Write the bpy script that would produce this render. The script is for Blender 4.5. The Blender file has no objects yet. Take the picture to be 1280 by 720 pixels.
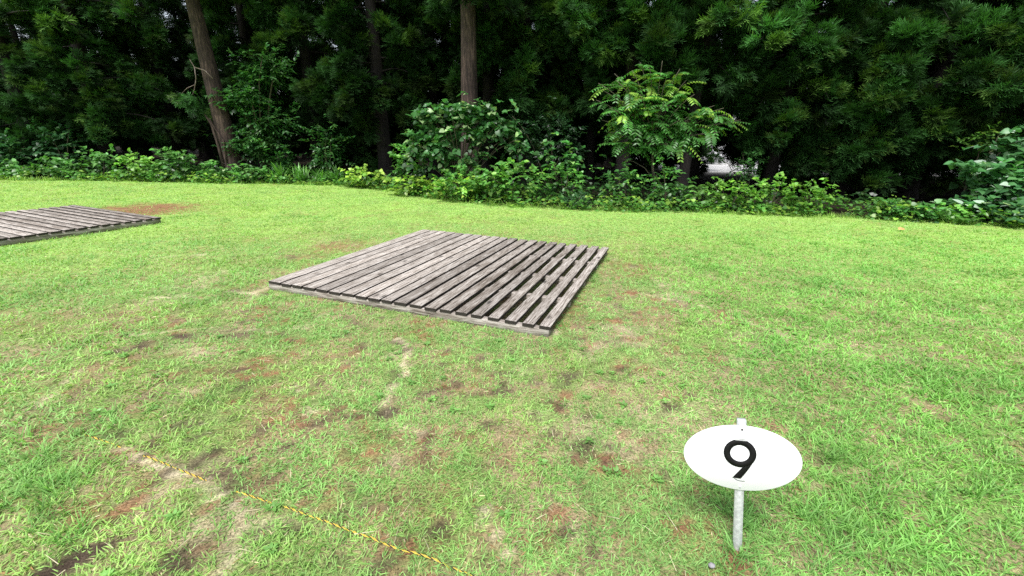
import bpy, math, random
import numpy as np

R_ = math.radians
UPV = np.array([0, 0, 1.0])
rng = np.random.default_rng(7)
random.seed(7)
SC = bpy.context.scene
COL = SC.collection

# ------------------------------------------------------------------ camera
FPX, CAMH = 546.0, 1.6
roll, pitch = R_(0.959), R_(18.91)
FW = np.array([0, math.cos(pitch), -math.sin(pitch)])
UP0 = np.array([0, math.sin(pitch), math.cos(pitch)])
R0 = np.array([1.0, 0, 0])
RX = math.cos(roll) * R0 + math.sin(roll) * UP0
UX = -math.sin(roll) * R0 + math.cos(roll) * UP0
CP = np.array([0, 0, CAMH])


def ground_pt(px, py, z=0.0):
    d = FW * FPX + RX * (px - 640) - UX * (py - 360)
    return CP + d * ((z - CAMH) / d[2])


def at(px, py, Y):
    """world point seen at a photo position, Y metres in front"""
    d = FW * FPX + RX * (px - 640) - UX * (py - 360)
    return CP + d * (Y / d[1])


cam_d = bpy.data.cameras.new('camera')
cam = bpy.data.objects.new('camera', cam_d)
COL.objects.link(cam)
from mathutils import Matrix, Vector
m = Matrix(((RX[0], UX[0], -FW[0], 0), (RX[1], UX[1], -FW[1], 0), (RX[2], UX[2], -FW[2], CAMH), (0, 0, 0, 1)))
cam.matrix_world = m
cam_d.sensor_width = 36
cam_d.lens = FPX / 1280 * 36
cam_d.clip_start = 0.05
cam_d.clip_end = 2000
SC.camera = cam

# ------------------------------------------------------------------ light
W = bpy.data.worlds.new('World')
SC.world = W
W.use_nodes = True
nt = W.node_tree
bg = nt.nodes['Background']
sky = nt.nodes.new('ShaderNodeTexSky')
sky.sky_type = 'NISHITA'
sky.sun_disc = False
SUN_EL, SUN_AZ = R_(63), R_(205)     # azimuth clockwise from +Y
sky.sun_elevation = SUN_EL
sky.sun_rotation = SUN_AZ
sky.air_density = 1.0
sky.dust_density = 2.0
sky.ozone_density = 1.0
hs = nt.nodes.new('ShaderNodeHueSaturation')
hs.inputs['Saturation'].default_value = .45
hs.inputs['Value'].default_value = 1.4
nt.links.new(sky.outputs[0], hs.inputs['Color'])
nt.links.new(hs.outputs[0], bg.inputs[0])
bg.inputs[1].default_value = 0.15
sun_d = bpy.data.lights.new('sun', 'SUN')
sun_d.energy = 4.7
sun_d.angle = R_(26)
sun_d.color = (1.0, 0.975, 0.95)
sun = bpy.data.objects.new('sun', sun_d)
COL.objects.link(sun)
sd = Vector((math.sin(SUN_AZ) * math.cos(SUN_EL), math.cos(SUN_AZ) * math.cos(SUN_EL), math.sin(SUN_EL)))
sun.rotation_euler = sd.to_track_quat('Z', 'Y').to_euler()
SC.view_settings.view_transform = 'Standard'
SC.view_settings.look = 'None'
SC.view_settings.exposure = 0
SC.cycles.use_denoising = False
SC.cycles.max_bounces = 6
SC.cycles.diffuse_bounces = 3
SC.cycles.transmission_bounces = 3
SC.cycles.sample_clamp_indirect = 4


# ------------------------------------------------------------------ noise
def _hash(ix, iy, s):
    h = (ix.astype(np.int64) * 374761393 + iy.astype(np.int64) * 668265263 + s * 1442695041) & 0x7fffffff
    h = ((h ^ (h >> 13)) * 1274126177) & 0x7fffffff
    return ((h ^ (h >> 16)) & 0xffff) / 65535.0


def vnoise(x, y, sc, s=0):
    x = np.asarray(x) / sc
    y = np.asarray(y) / sc
    ix, iy = np.floor(x), np.floor(y)
    fx, fy = x - ix, y - iy
    fx = fx * fx * (3 - 2 * fx)
    fy = fy * fy * (3 - 2 * fy)
    a = _hash(ix, iy, s); b = _hash(ix + 1, iy, s); c = _hash(ix, iy + 1, s); d = _hash(ix + 1, iy + 1, s)
    return (a * (1 - fx) + b * fx) * (1 - fy) + (c * (1 - fx) + d * fx) * fy


def fbm(x, y, sc, s=0, o=4):
    v = 0; w = 0; a = 1.0
    for i in range(o):
        v = v + a * vnoise(x + 17.3 * i, y - 9.1 * i, sc, s + i)
        w += a; a *= 0.55; sc /= 2.03
    return v / w


def sst(x, a, b):
    t = np.clip((x - a) / (b - a), 0, 1)
    return t * t * (3 - 2 * t)


def gheight(x, y):
    return 0.05 * (fbm(x, y, 3.5, 40, 3) - 0.5) * sst(np.hypot(x + 1.2, y - 5.0), 2.2, 4.5) + 0.016 * (fbm(x, y, 0.35, 50, 3) - 0.5)


# lawn edge: how far the lawn reaches at a given x
EDGE = np.array([(-60, 22), (-30, 17.5), (-17.3, 15.0), (-11, 15.4), (-5.9, 15.1), (-3.5, 13.6), (-1.5, 11.7), (0, 11.0), (4, 10.5), (7.7, 10.1), (10.6, 9.2), (16, 7.5), (40, 2)])


def edge_y(x):
    return np.interp(x, EDGE[:, 0], EDGE[:, 1]) + 0.25 * (vnoise(x, x * 0 + 3, 0.9, 77) - 0.5)


# ------------------------------------------------------------------ lawn wear (world positions of the bare and dry places)
def W_(px, py):
    p = ground_pt(px, py)
    return p[:2]


def pxm(px, py):      # metres per photo pixel across, and along the view
    a, b = W_(px - 5, py), W_(px + 5, py)
    c, d = W_(px, py - 3), W_(px, py + 3)
    return np.linalg.norm(a - b) / 10, np.linalg.norm(c - d) / 6


PATCH = {'brown': [(460, 560, 60, 50, .45), (640, 560, 60, 40, .4), (330, 530, 50, 30, .5), (150, 620, 60, 30, .4), (560, 470, 40, 20, .4), (700, 500, 60, 20, .3), (60, 400, 40, 10, .3), (790, 600, 50, 30, .35), (180, 261, 74, 9, 1.0), (245, 262, 20, 4, .5), (425, 309, 48, 9, .8), (380, 320, 25, 5, .6), (788, 334, 38, 11, .75),
                   (545, 572, 40, 45, .55), (400, 530, 45, 18, .55), (330, 590, 60, 28, .5), (700, 672, 70, 30, .65),
                   (890, 440, 28, 11, .6), (1092, 442, 22, 9, .5), (880, 690, 60, 20, .7), (505, 640, 60, 40, .5),
                   (100, 475, 50, 16, .45), (210, 445, 45, 9, .5), (1000, 470, 60, 20, .3), (440, 420, 30, 7, .4), (600, 400, 60, 7, .5),
                   (820, 400, 40, 14, .45), (1165, 515, 16, 7, .5), (250, 490, 70, 14, .35), (600, 690, 60, 25, .4), (30, 500, 30, 12, .4),
                   (720, 380, 16, 20, .6), (215, 470, 30, 6, .5), (60, 440, 25, 5, .3), (350, 480, 60, 14, .4)],
         'soil': [(215, 425, 66, 6, 1.0), (300, 418, 30, 3, .8), (95, 703, 60, 14, 1.0), (245, 696, 50, 22, .9), (532, 562, 14, 22, .6), (398, 527, 13, 8, .9),
                  (712, 664, 30, 14, .6), (330, 600, 20, 8, .6), (480, 702, 50, 12, .7), (520, 620, 16, 12, .5), (360, 322, 12, 3, .8), (90, 560, 20, 6, .4), (420, 700, 20, 8, .5)],
         'tan': [(690, 415, 12, 5, 1.0), (525, 389, 12, 5, 1.0), (760, 420, 50, 14, .2), (800, 520, 140, 60, .16), (1060, 445, 80, 30, .18), (300, 690, 14, 18, .8),
                 (270, 650, 26, 16, .5), (700, 620, 60, 30, .12), (950, 430, 50, 16, .15)]}
LINES = [([(497, 420), (510, 437), (504, 455), (506, 472)], 6, 1.0), ([(488, 482), (478, 500), (492, 522), (525, 548)], 6, .8),
         ([(588, 598), (612, 640), (622, 668), (642, 700)], 6, .9), ([(150, 558), (198, 582), (250, 606), (300, 626), (306, 660), (285, 690), (275, 720)], 9, 1.0),
         ([(310, 640), (360, 650), (420, 662)], 9, .6), ([(190, 373), (232, 371)], 4, .9), ([(285, 364), (322, 368)], 4, 1.0), ([(205, 321), (262, 318), (330, 318)], 3, .7),
         ([(40, 508), (102, 464)], 8, .6), ([(372, 486), (388, 515)], 6, .7), ([(800, 366), (884, 384)], 4, .6), ([(300, 722), (318, 688), (330, 650)], 9, .7),
         ([(150, 418), (270, 412), (340, 414)], 4, .6), ([(640, 455), (700, 500), (760, 560), (850, 600)], 7, .35), ([(930, 400), (1010, 430), (1090, 470)], 7, .4)]


def wear(x, y):
    """soil, brown, tan masks at world positions"""
    out = {}
    wx = x + 0.10 * (fbm(x, y, .25, 5, 3) - .5)
    wy = y + 0.10 * (fbm(x, y, .25, 9, 3) - .5)
    rag = fbm(x, y, .13, 21, 3)
    for k, L in PATCH.items():
        acc = np.zeros_like(x)
        for (px, py, rx, ry, s) in L:
            c = W_(px, py); mx, my = pxm(px, py)
            v = np.array([c[0], c[1] + .4]); v = v / np.linalg.norm(v)
            dx, dy = wx - c[0], wy - c[1]
            a = (dx * v[1] - dy * v[0]) / (rx * mx)
            b = (dx * v[0] + dy * v[1]) / (ry * my)
            r = np.sqrt(a * a + b * b)
            acc = np.maximum(acc, s * (1 - sst(r + (rag - .5) * 1.3, .45, 1.25)))
        out[k] = acc
    for pts, w, s in LINES:
        P = [W_(*q) for q in pts]
        mx, my = pxm(*pts[len(pts) // 2])
        ww = w * mx
        for a, b in zip(P[:-1], P[1:]):
            ab = b - a
            t = np.clip(((wx - a[0]) * ab[0] + (wy - a[1]) * ab[1]) / (ab @ ab), 0, 1)
            d = np.hypot(wx - a[0] - t * ab[0], wy - a[1] - t * ab[1])
            out['tan'] = np.maximum(out['tan'], s * (1 - sst(d / ww + (rag - .5) * 1.8, .25, 1.1)))
    # general thinness: more worn in the middle and left, lush to the right and far off
    u = fbm(x, y, .42, 60, 4)
    thin = sst(fbm(x, y, .17, 66, 4), .50, .66)
    zone = (1 - sst(x - .25 * y, .4, 1.9)) * (1 - sst(y, 4.5, 8.0)) * sst(x + .5 * y, -2.6, -.6)
    out['brown'] = np.maximum(out['brown'], thin * (.35 + .75 * zone) * sst(u, .35, .6))
    out['soil'] = np.maximum(out['soil'], .8 * zone * sst(fbm(x, y, .12, 88, 3), .63, .76))
    out['tan'] = np.maximum(out['tan'], .30 * (0.25 + zone) * sst(fbm(x, y, .3, 91, 4), .60, .78))
    fine = sst(fbm(x, y, .045, 131, 3), .44, .58)
    nearf = 1 - sst(y, 5.5, 8)
    out['brown'] = out['brown'] * (1 - nearf * (1 - (.12 + .88 * fine)))
    f2 = sst(fbm(x, y, .07, 141, 3), .36, .56)
    out['tan'] = out['tan'] * (.5 + .5 * f2)
    out['soil'] = out['soil'] * (.35 + .65 * sst(fbm(x, y, .10, 151, 3), .34, .52))
    return out


# ------------------------------------------------------------------ mesh buffer
def nrm(v):
    return v / np.maximum(np.linalg.norm(v, axis=-1, keepdims=True), 1e-9)


class Buf:
    def __init__(s):
        s.v = []; s.c = []; s.loops = []; s.sizes = []; s.mi = []; s.n = 0

    def add(s, v, faces, col, mi=0):
        """faces: list of arrays (M,k)"""
        v = np.asarray(v, float)
        col = np.asarray(col, float)
        if col.ndim == 1:
            col = np.repeat(col[None], len(v), 0)
        s.v.append(v); s.c.append(col[:, :3])
        for f in faces:
            f = np.asarray(f)
            s.loops.append((f + s.n).ravel()); s.sizes.append(np.full(len(f), f.shape[1])); s.mi.append(np.full(len(f), mi))
        s.n += len(v)

    def inst(s, T, P, A, Rf, L, Wd, col, bend=1.0, tipcol=None, mi=0):
        """T=(verts uvw, [faces]); P,A,Rf (N,3); L,Wd (N,); col (N,3)"""
        tv, tf = T
        N, K = len(P), len(tv)
        A = nrm(A)
        S = nrm(np.cross(A, Rf)); Nn = np.cross(S, A)
        L = np.broadcast_to(L, (N,)); Wd = np.broadcast_to(Wd, (N,)); bend = np.broadcast_to(bend, (N,))
        V = (P[:, None] + A[:, None] * (tv[None, :, 0] * L[:, None])[..., None] + S[:, None] * (tv[None, :, 1] * Wd[:, None])[..., None]
             + Nn[:, None] * (tv[None, :, 2] * (L * bend)[:, None])[..., None])
        C = np.repeat(col[:, None], K, 1)
        if tipcol is not None:
            t = np.clip(tv[:, 0], 0, 1)[None, :, None]
            C = C * (1 - t) + tipcol[:, None] * t
        off = (np.arange(N) * K)[:, None]
        fs = []
        for f in tf:
            f = np.asarray(f)
            fs.append((off[:, :, None] + f[None]).reshape(-1, f.shape[1]))
        s.add(V.reshape(-1, 3), fs, C.reshape(-1, 3), mi)

    def tube(s, pts, rad, col, sides=6, mi=0, cap=True, wob=0):
        pts = np.asarray(pts, float); n = len(pts)
        rad = np.broadcast_to(rad, (n,))
        t = nrm(np.gradient(pts, axis=0))
        ref = np.array([1.0, 0, 0]) if abs(t[0][2]) > .6 else np.array([0, 0, 1.0])
        a = nrm(np.cross(t, ref)); b = np.cross(t, a)
        th = np.linspace(0, 2 * math.pi, sides, endpoint=False)
        rr = rad[:, None] * (1 + (wob * (rng.random((1, sides)) - .5) + .4 * wob * (rng.random((n, sides)) - .5)))
        V = pts[:, None] + a[:, None] * (np.cos(th)[None] * rr)[..., None] + b[:, None] * (np.sin(th)[None] * rr)[..., None]
        i = np.arange(n - 1)[:, None] * sides; j = np.arange(sides)[None]; k = (j + 1) % sides
        q = np.stack([i + j, i + sides + j, i + sides + k, i + k], -1).reshape(-1, 4)
        fs = [q]
        if cap:
            fs += [np.arange(sides)[None, :], ((n - 1) * sides + np.arange(sides))[::-1][None, :]]
        s.add(V.reshape(-1, 3), fs, col, mi)

    def box(s, c, d, col, mi=0, M=None):
        c = np.array(c, float); d = np.array(d, float) / 2
        v = np.array([(x, y, z) for z in (-1, 1) for y in (-1, 1) for x in (-1, 1)]) * d + c
        if M is not None:
            v = v @ np.array(M).T
        s.add(v, [[(0, 2, 3, 1), (4, 5, 7, 6), (0, 1, 5, 4), (2, 6, 7, 3), (0, 4, 6, 2), (1, 3, 7, 5)]], col, mi)

    def build(s, name, mats, parent=None, smooth=False, loc=None):
        me = bpy.data.meshes.new(name)
        v = np.concatenate(s.v); c = np.concatenate(s.c)
        loops = np.concatenate(s.loops).astype(np.int32); sizes = np.concatenate(s.sizes).astype(np.int32); mi = np.concatenate(s.mi).astype(np.int32)
        me.vertices.add(len(v)); me.vertices.foreach_set('co', v.astype(np.float32).ravel())
        me.loops.add(len(loops)); me.loops.foreach_set('vertex_index', loops)
        me.polygons.add(len(sizes))
        st = np.concatenate([[0], np.cumsum(sizes)[:-1]]).astype(np.int32)
        me.polygons.foreach_set('loop_start', st)
        me.polygons.foreach_set('material_index', mi)
        if smooth:
            me.polygons.foreach_set('use_smooth', np.ones(len(sizes), bool))
        me.update(calc_edges=True)
        at_ = me.color_attributes.new('tint', 'FLOAT_COLOR', 'POINT')
        at_.data.foreach_set('color', np.concatenate([c, np.ones((len(c), 1))], 1).astype(np.float32).ravel())
        for mt in (mats if isinstance(mats, (list, tuple)) else [mats]):
            me.materials.append(mt)
        o = bpy.data.objects.new(name, me)
        COL.objects.link(o)
        if parent is not None:
            o.parent = parent
        if loc is not None:
            o.location = loc
        return o


def empty(name, loc=(0, 0, 0), rz=0.0):
    o = bpy.data.objects.new(name, None)
    COL.objects.link(o)
    o.location = loc; o.rotation_euler = (0, 0, rz)
    o.empty_display_size = .2
    return o


def tag(o, label=None, cat=None, group=None, kind=None):
    if label: o['label'] = label
    if cat: o['category'] = cat
    if group: o['group'] = group
    if kind: o['kind'] = kind
    return o


def copy_tree(o, parent=None):
    c = o.copy(); COL.objects.link(c)
    if parent is not None: c.parent = parent
    for ch in list(o.children): copy_tree(ch, c)
    return c


# ------------------------------------------------------------------ templates (u along, v across, w out)
def arr(*a): return np.array(a, float)


BLADE = (arr((0, -.5, 0), (0, .5, 0), (.35, -.45, -.03), (.35, .45, -.03), (.7, -.3, -.18), (.7, .3, -.18), (1, 0, -.42)),
         [np.array([(0, 1, 3, 2), (2, 3, 5, 4)]), np.array([(4, 5, 6)])])
LEAF = (arr((0, 0, 0), (.33, 0, .02), (.68, 0, -.02), (1, 0, -.14), (.22, -.42, .06), (.55, -.46, .03), (.22, .42, .06), (.55, .46, .03), (.82, -.22, -.05), (.82, .22, -.05)),
        [np.array([(0, 1, 4), (2, 3, 8), (0, 6, 1), (2, 9, 3)]), np.array([(1, 2, 5, 4), (1, 6, 7, 2)]), np.array([(2, 8, 5), (2, 7, 9)])])
HEART = (arr((.12, 0, 0), (.42, 0, .0), (.75, 0, -.04), (1.05, 0, -.16), (0, -.28, .05), (.18, -.52, .07), (.5, -.5, .02), (.78, -.27, -.05),
             (0, .28, .05), (.18, .52, .07), (.5, .5, .02), (.78, .27, -.05)),
         [np.array([(0, 1, 5, 4), (1, 2, 7, 6), (0, 8, 9, 1), (1, 10, 11, 2)]), np.array([(1, 6, 5), (2, 3, 7), (1, 9, 10), (2, 11, 3)])])
SLEAF = (arr((0, 0, 0), (.5, 0, .0), (1, 0, -.12), (.4, -.5, .06), (.4, .5, .06)), [np.array([(0, 1, 3), (1, 2, 3), (0, 4, 1), (1, 4, 2)])])


def spray_template(seed, n=7):
    r = np.random.default_rng(seed)
    V, F = [], []
    def kite(o, d, l, w, up):
        o = np.array(o); d = np.array(d) / np.linalg.norm(d)
        sd = np.cross(d, (0, 0, 1)); sd /= np.linalg.norm(sd)
        k = len(V)
        V.extend([o, o + d * l * .45 + sd * w, o + d * l + np.array((0, 0, up)), o + d * l * .45 - sd * w])
        F.append((k, k + 1, k + 2, k + 3))
    kite((0, 0, 0), (1, 0, .05), 1.0, .035, .06)
    for i in range(n):
        u = .12 + .65 * i / n
        sgn = 1 if i % 2 else -1
        kite((u, 0, u * .05), (1, sgn * (.55 + .3 * r.random()), r.uniform(-.35, .45)), (.52 - .25 * u) * r.uniform(.8, 1.2), .03, .05)
    return (np.array(V), [np.array(F)])


SPRAY = [spray_template(1), spray_template(2)]
SPRAY_C = [spray_template(3, 4)]


# ------------------------------------------------------------------ materials
def mat(name):
    mt = bpy.data.materials.new(name); mt.use_nodes = True
    t = mt.node_tree; t.nodes.clear()
    out = t.nodes.new('ShaderNodeOutputMaterial')
    return mt, t, out


def node(t, ty, **kw):
    n = t.nodes.new(ty)
    for k, v in kw.items():
        if k.startswith('i_'):
            key = k[2:]
            n.inputs[int(key) if key.isdigit() else key].default_value = v
        else:
            setattr(n, k, v)
    return n


def foliage_mat(name, rough=.5, spec=.4, trans=.3, tmul=(1.3, 1.5, .7), nscale=3.0, var=.35, gain=1.0, nz_scale_fine=40):
    mt, t, out = mat(name)
    at_ = node(t, 'ShaderNodeAttribute', attribute_name='tint')
    geo = node(t, 'ShaderNodeNewGeometry')
    nz = node(t, 'ShaderNodeTexNoise', i_Scale=nscale, i_Detail=3.0)
    t.links.new(geo.outputs['Position'], nz.inputs['Vector'])
    mr = node(t, 'ShaderNodeMapRange', i_1=.3, i_2=.7, i_3=gain * (1 - var), i_4=gain * (1 + var))
    t.links.new(nz.outputs[0], mr.inputs[0])
    mul = node(t, 'ShaderNodeVectorMath', operation='MULTIPLY')
    t.links.new(at_.outputs['Color'], mul.inputs[0]); t.links.new(mr.outputs[0], mul.inputs[1])
    p = node(t, 'ShaderNodeBsdfPrincipled', i_Roughness=rough)
    p.inputs['Specular IOR Level'].default_value = spec
    t.links.new(mul.outputs[0], p.inputs['Base Color'])
    tr = node(t, 'ShaderNodeBsdfTranslucent')
    mul2 = node(t, 'ShaderNodeVectorMath', operation='MULTIPLY')
    mul2.inputs[1].default_value = tmul
    t.links.new(mul.outputs[0], mul2.inputs[0]); t.links.new(mul2.outputs[0], tr.inputs[0])
    mx = node(t, 'ShaderNodeMixShader', i_0=trans)
    t.links.new(p.outputs[0], mx.inputs[1]); t.links.new(tr.outputs[0], mx.inputs[2])
    t.links.new(mx.outputs[0], out.inputs[0])
    return mt


M_GRASS = foliage_mat('grass_blades', rough=.5, spec=.25, trans=.35, nscale=1.3, var=.16)
M_CEDAR = foliage_mat('cedar_foliage', rough=.6, spec=.2, trans=.2, nscale=.9, var=.4, gain=.95)
M_LEAF = foliage_mat('broad_leaves', rough=.38, spec=.5, trans=.3, nscale=1.6, var=.34, gain=.84)


def ramp(t, stops):
    r = node(t, 'ShaderNodeValToRGB')
    el = r.color_ramp.elements
    while len(el) < len(stops): el.new(.5)
    for e, (p, c) in zip(el, stops):
        e.position = p; e.color = (*c, 1)
    return r


def ground_mat():
    mt, t, out = mat('lawn_soil')
    at_ = node(t, 'ShaderNodeAttribute', attribute_name='tint')
    geo = node(t, 'ShaderNodeNewGeometry')
    n1 = node(t, 'ShaderNodeTexNoise', i_Scale=95.0, i_Detail=7.0, i_Roughness=.75)
    n2 = node(t, 'ShaderNodeTexNoise', i_Scale=9.0, i_Detail=5.0)
    for n in (n1, n2): t.links.new(geo.outputs['Position'], n.inputs['Vector'])
    r1 = node(t, 'ShaderNodeMapRange', i_1=.34, i_2=.68, i_3=.2, i_4=1.7)
    r2 = node(t, 'ShaderNodeMapRange', i_1=.3, i_2=.7, i_3=.75, i_4=1.25)
    t.links.new(n1.outputs[0], r1.inputs[0]); t.links.new(n2.outputs[0], r2.inputs[0])
    mu = node(t, 'ShaderNodeMath', operation='MULTIPLY')
    t.links.new(r1.outputs[0], mu.inputs[0]); t.links.new(r2.outputs[0], mu.inputs[1])
    mul = node(t, 'ShaderNodeVectorMath', operation='MULTIPLY')
    t.links.new(at_.outputs['Color'], mul.inputs[0]); t.links.new(mu.outputs[0], mul.inputs[1])
    p = node(t, 'ShaderNodeBsdfPrincipled', i_Roughness=.95)
    p.inputs['Specular IOR Level'].default_value = .1
    t.links.new(mul.outputs[0], p.inputs['Base Color'])
    bp = node(t, 'ShaderNodeBump', i_Strength=.7, i_Distance=.02)
    t.links.new(n1.outputs[0], bp.inputs['Height']); t.links.new(bp.outputs[0], p.inputs['Normal'])
    t.links.new(p.outputs[0], out.inputs[0])
    return mt


def bark_mat(name, cols, zs=.12, sc=9.0):
    mt, t, out = mat(name)
    tc = node(t, 'ShaderNodeTexCoord')
    mp = node(t, 'ShaderNodeMapping'); mp.inputs['Scale'].default_value = (1, 1, zs)
    t.links.new(tc.outputs['Object'], mp.inputs[0])
    n1 = node(t, 'ShaderNodeTexNoise', i_Scale=sc * 3, i_Detail=8.0, i_Roughness=.65, i_Distortion=.4)
    n2 = node(t, 'ShaderNodeTexNoise', i_Scale=2.2, i_Detail=4.0)
    t.links.new(mp.outputs[0], n1.inputs[0]); t.links.new(tc.outputs['Object'], n2.inputs[0])
    r = ramp(t, [(.32, cols[0]), (.5, cols[1]), (.66, cols[2])])
    t.links.new(n1.outputs[0], r.inputs[0])
    mr = node(t, 'ShaderNodeMapRange', i_1=.35, i_2=.65, i_3=.6, i_4=1.25)
    t.links.new(n2.outputs[0], mr.inputs[0])
    mul = node(t, 'ShaderNodeVectorMath', operation='MULTIPLY')
    t.links.new(r.outputs[0], mul.inputs[0]); t.links.new(mr.outputs[0], mul.inputs[1])
    p = node(t, 'ShaderNodeBsdfPrincipled', i_Roughness=.9)
    t.links.new(mul.outputs[0], p.inputs['Base Color'])
    bp = node(t, 'ShaderNodeBump', i_Strength=.9, i_Distance=.03)
    t.links.new(n1.outputs[0], bp.inputs['Height']); t.links.new(bp.outputs[0], p.inputs['Normal'])
    t.links.new(p.outputs[0], out.inputs[0])
    return mt


def plain_mat(name, col, rough=.6, metal=0.0, nsc=30.0, var=.15, bump=.1, spec=.5):
    mt, t, out = mat(name)
    tc = node(t, 'ShaderNodeTexCoord')
    n1 = node(t, 'ShaderNodeTexNoise', i_Scale=nsc, i_Detail=5.0)
    t.links.new(tc.outputs['Object'], n1.inputs[0])
    mr = node(t, 'ShaderNodeMapRange', i_1=.3, i_2=.7, i_3=1 - var, i_4=1 + var)
    t.links.new(n1.outputs[0], mr.inputs[0])
    mul = node(t, 'ShaderNodeVectorMath', operation='MULTIPLY'); mul.inputs[0].default_value = col
    t.links.new(mr.outputs[0], mul.inputs[1])
    p = node(t, 'ShaderNodeBsdfPrincipled', i_Roughness=rough, i_Metallic=metal)
    p.inputs['Specular IOR Level'].default_value = spec
    t.links.new(mul.outputs[0], p.inputs['Base Color'])
    if bump:
        bp = node(t, 'ShaderNodeBump', i_Strength=bump, i_Distance=.004)
        t.links.new(n1.outputs[0], bp.inputs['Height']); t.links.new(bp.outputs[0], p.inputs['Normal'])
    t.links.new(p.outputs[0], out.inputs[0])
    return mt


def wood_mat(name, dark=1.0):
    """weathered grey timber, grain along local Y"""
    mt, t, out = mat(name)
    tc = node(t, 'ShaderNodeTexCoord')
    at_ = node(t, 'ShaderNodeAttribute', attribute_name='tint')     # r: tone, g: random offset, b: wear
    sp = node(t, 'ShaderNodeSeparateColor')
    t.links.new(at_.outputs['Color'], sp.inputs[0])
    off = node(t, 'ShaderNodeCombineXYZ')
    mo = node(t, 'ShaderNodeMath', operation='MULTIPLY', i_1=37.0)
    t.links.new(sp.outputs[1], mo.inputs[0]); t.links.new(mo.outputs[0], off.inputs[2]); t.links.new(mo.outputs[0], off.inputs[1])
    ad = node(t, 'ShaderNodeVectorMath', operation='ADD')
    t.links.new(tc.outputs['Object'], ad.inputs[0]); t.links.new(off.outputs[0], ad.inputs[1])
    mp = node(t, 'ShaderNodeMapping'); mp.inputs['Scale'].default_value = (1, .05, 1)
    t.links.new(ad.outputs[0], mp.inputs[0])
    g1 = node(t, 'ShaderNodeTexNoise', i_Scale=95.0, i_Detail=8.0, i_Roughness=.7, i_Distortion=.6)
    mp2 = node(t, 'ShaderNodeMapping'); mp2.inputs['Scale'].default_value = (1, .16, 1)
    t.links.new(ad.outputs[0], mp2.inputs[0])
    g2 = node(t, 'ShaderNodeTexNoise', i_Scale=16.0, i_Detail=6.0, i_Roughness=.6)
    t.links.new(mp.outputs[0], g1.inputs[0]); t.links.new(mp2.outputs[0], g2.inputs[0])
    r = ramp(t, [(.30, (.03, .024, .018)), (.41, (.175, .145, .118)), (.52, (.41, .37, .33)), (.68, (.67, .63, .58))])
    t.links.new(g1.outputs[0], r.inputs[0])
    st = node(t, 'ShaderNodeMapRange', i_1=.38, i_2=.62, i_3=0.0, i_4=1.0)
    t.links.new(g2.outputs[0], st.inputs[0])
    wm = node(t, 'ShaderNodeMath', operation='MULTIPLY')
    t.links.new(st.outputs[0], wm.inputs[0]); t.links.new(sp.outputs[2], wm.inputs[1])
    mx = node(t, 'ShaderNodeMix', data_type='RGBA', blend_type='MULTIPLY')
    t.links.new(wm.outputs[0], mx.inputs['Factor']); t.links.new(r.outputs[0], mx.inputs['A'])
    mx.inputs['B'].default_value = (.30, .25, .20, 1)
    # knots
    mp3 = node(t, 'ShaderNodeMapping'); mp3.inputs['Scale'].default_value = (1, .45, 1)
    t.links.new(ad.outputs[0], mp3.inputs[0])
    vo = node(t, 'ShaderNodeTexVoronoi', i_Scale=5.5)
    t.links.new(mp3.outputs[0], vo.inputs['Vector'])
    kr = node(t, 'ShaderNodeMapRange', i_1=.06, i_2=.16, i_3=.28, i_4=1.0)
    t.links.new(vo.outputs['Distance'], kr.inputs[0])
    mk = node(t, 'ShaderNodeVectorMath', operation='MULTIPLY')
    t.links.new(mx.outputs['Result'], mk.inputs[0]); t.links.new(kr.outputs[0], mk.inputs[1])
    mt_ = node(t, 'ShaderNodeVectorMath', operation='MULTIPLY')
    tn = node(t, 'ShaderNodeMath', operation='MULTIPLY', i_1=dark)
    t.links.new(sp.outputs[0], tn.inputs[0])
    t.links.new(mk.outputs[0], mt_.inputs[0]); t.links.new(tn.outputs[0], mt_.inputs[1])
    p = node(t, 'ShaderNodeBsdfPrincipled', i_Roughness=.8)
    p.inputs['Specular IOR Level'].default_value = .3
    t.links.new(mt_.outputs[0], p.inputs['Base Color'])
    bp = node(t, 'ShaderNodeBump', i_Strength=.8, i_Distance=.006)
    t.links.new(g1.outputs[0], bp.inputs['Height']); t.links.new(bp.outputs[0], p.inputs['Normal'])
    t.links.new(p.outputs[0], out.inputs[0])
    return mt


M_GROUND = ground_mat()
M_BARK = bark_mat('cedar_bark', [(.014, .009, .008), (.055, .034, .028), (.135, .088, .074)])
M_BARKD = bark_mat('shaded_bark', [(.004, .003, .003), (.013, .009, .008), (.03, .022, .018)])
M_STEM = bark_mat('shrub_stem', [(.03, .03, .015), (.08, .07, .04), (.16, .13, .09)], .4, 20)
M_WOOD = wood_mat('weathered_plank')
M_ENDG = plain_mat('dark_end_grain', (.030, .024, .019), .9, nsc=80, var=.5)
M_NAIL = plain_mat('rusty_nail', (.03, .02, .016), .6, .6)
M_WHITE = plain_mat('white_sign_paint', (.88, .885, .90), .45, nsc=9, var=.03, bump=0)
M_BLACK = plain_mat('black_sign_paint', (.010, .010, .010), .7, nsc=60, var=.2, bump=0, spec=.15)
M_GALV = plain_mat('galvanised_steel', (.66, .67, .69), .45, .35, nsc=70, var=.22, bump=.15)
M_YEL = plain_mat('yellow_rope_strand', (.62, .44, .06), .6, nsc=200, var=.2)
M_BLK = plain_mat('black_rope_strand', (.02, .02, .02), .6, nsc=200, var=.2)
M_STONE = plain_mat('grey_stone', (.28, .27, .29), .8, nsc=60, var=.3, bump=.5)
M_DEAD = plain_mat('dry_leaf', (.55, .33, .12), .7, nsc=50, var=.3)


# ------------------------------------------------------------------ ground
def axis(segs):
    a = []
    for lo, hi, st in segs: a.extend(np.arange(lo, hi, st))
    a.append(segs[-1][1])
    return np.array(a)


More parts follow.
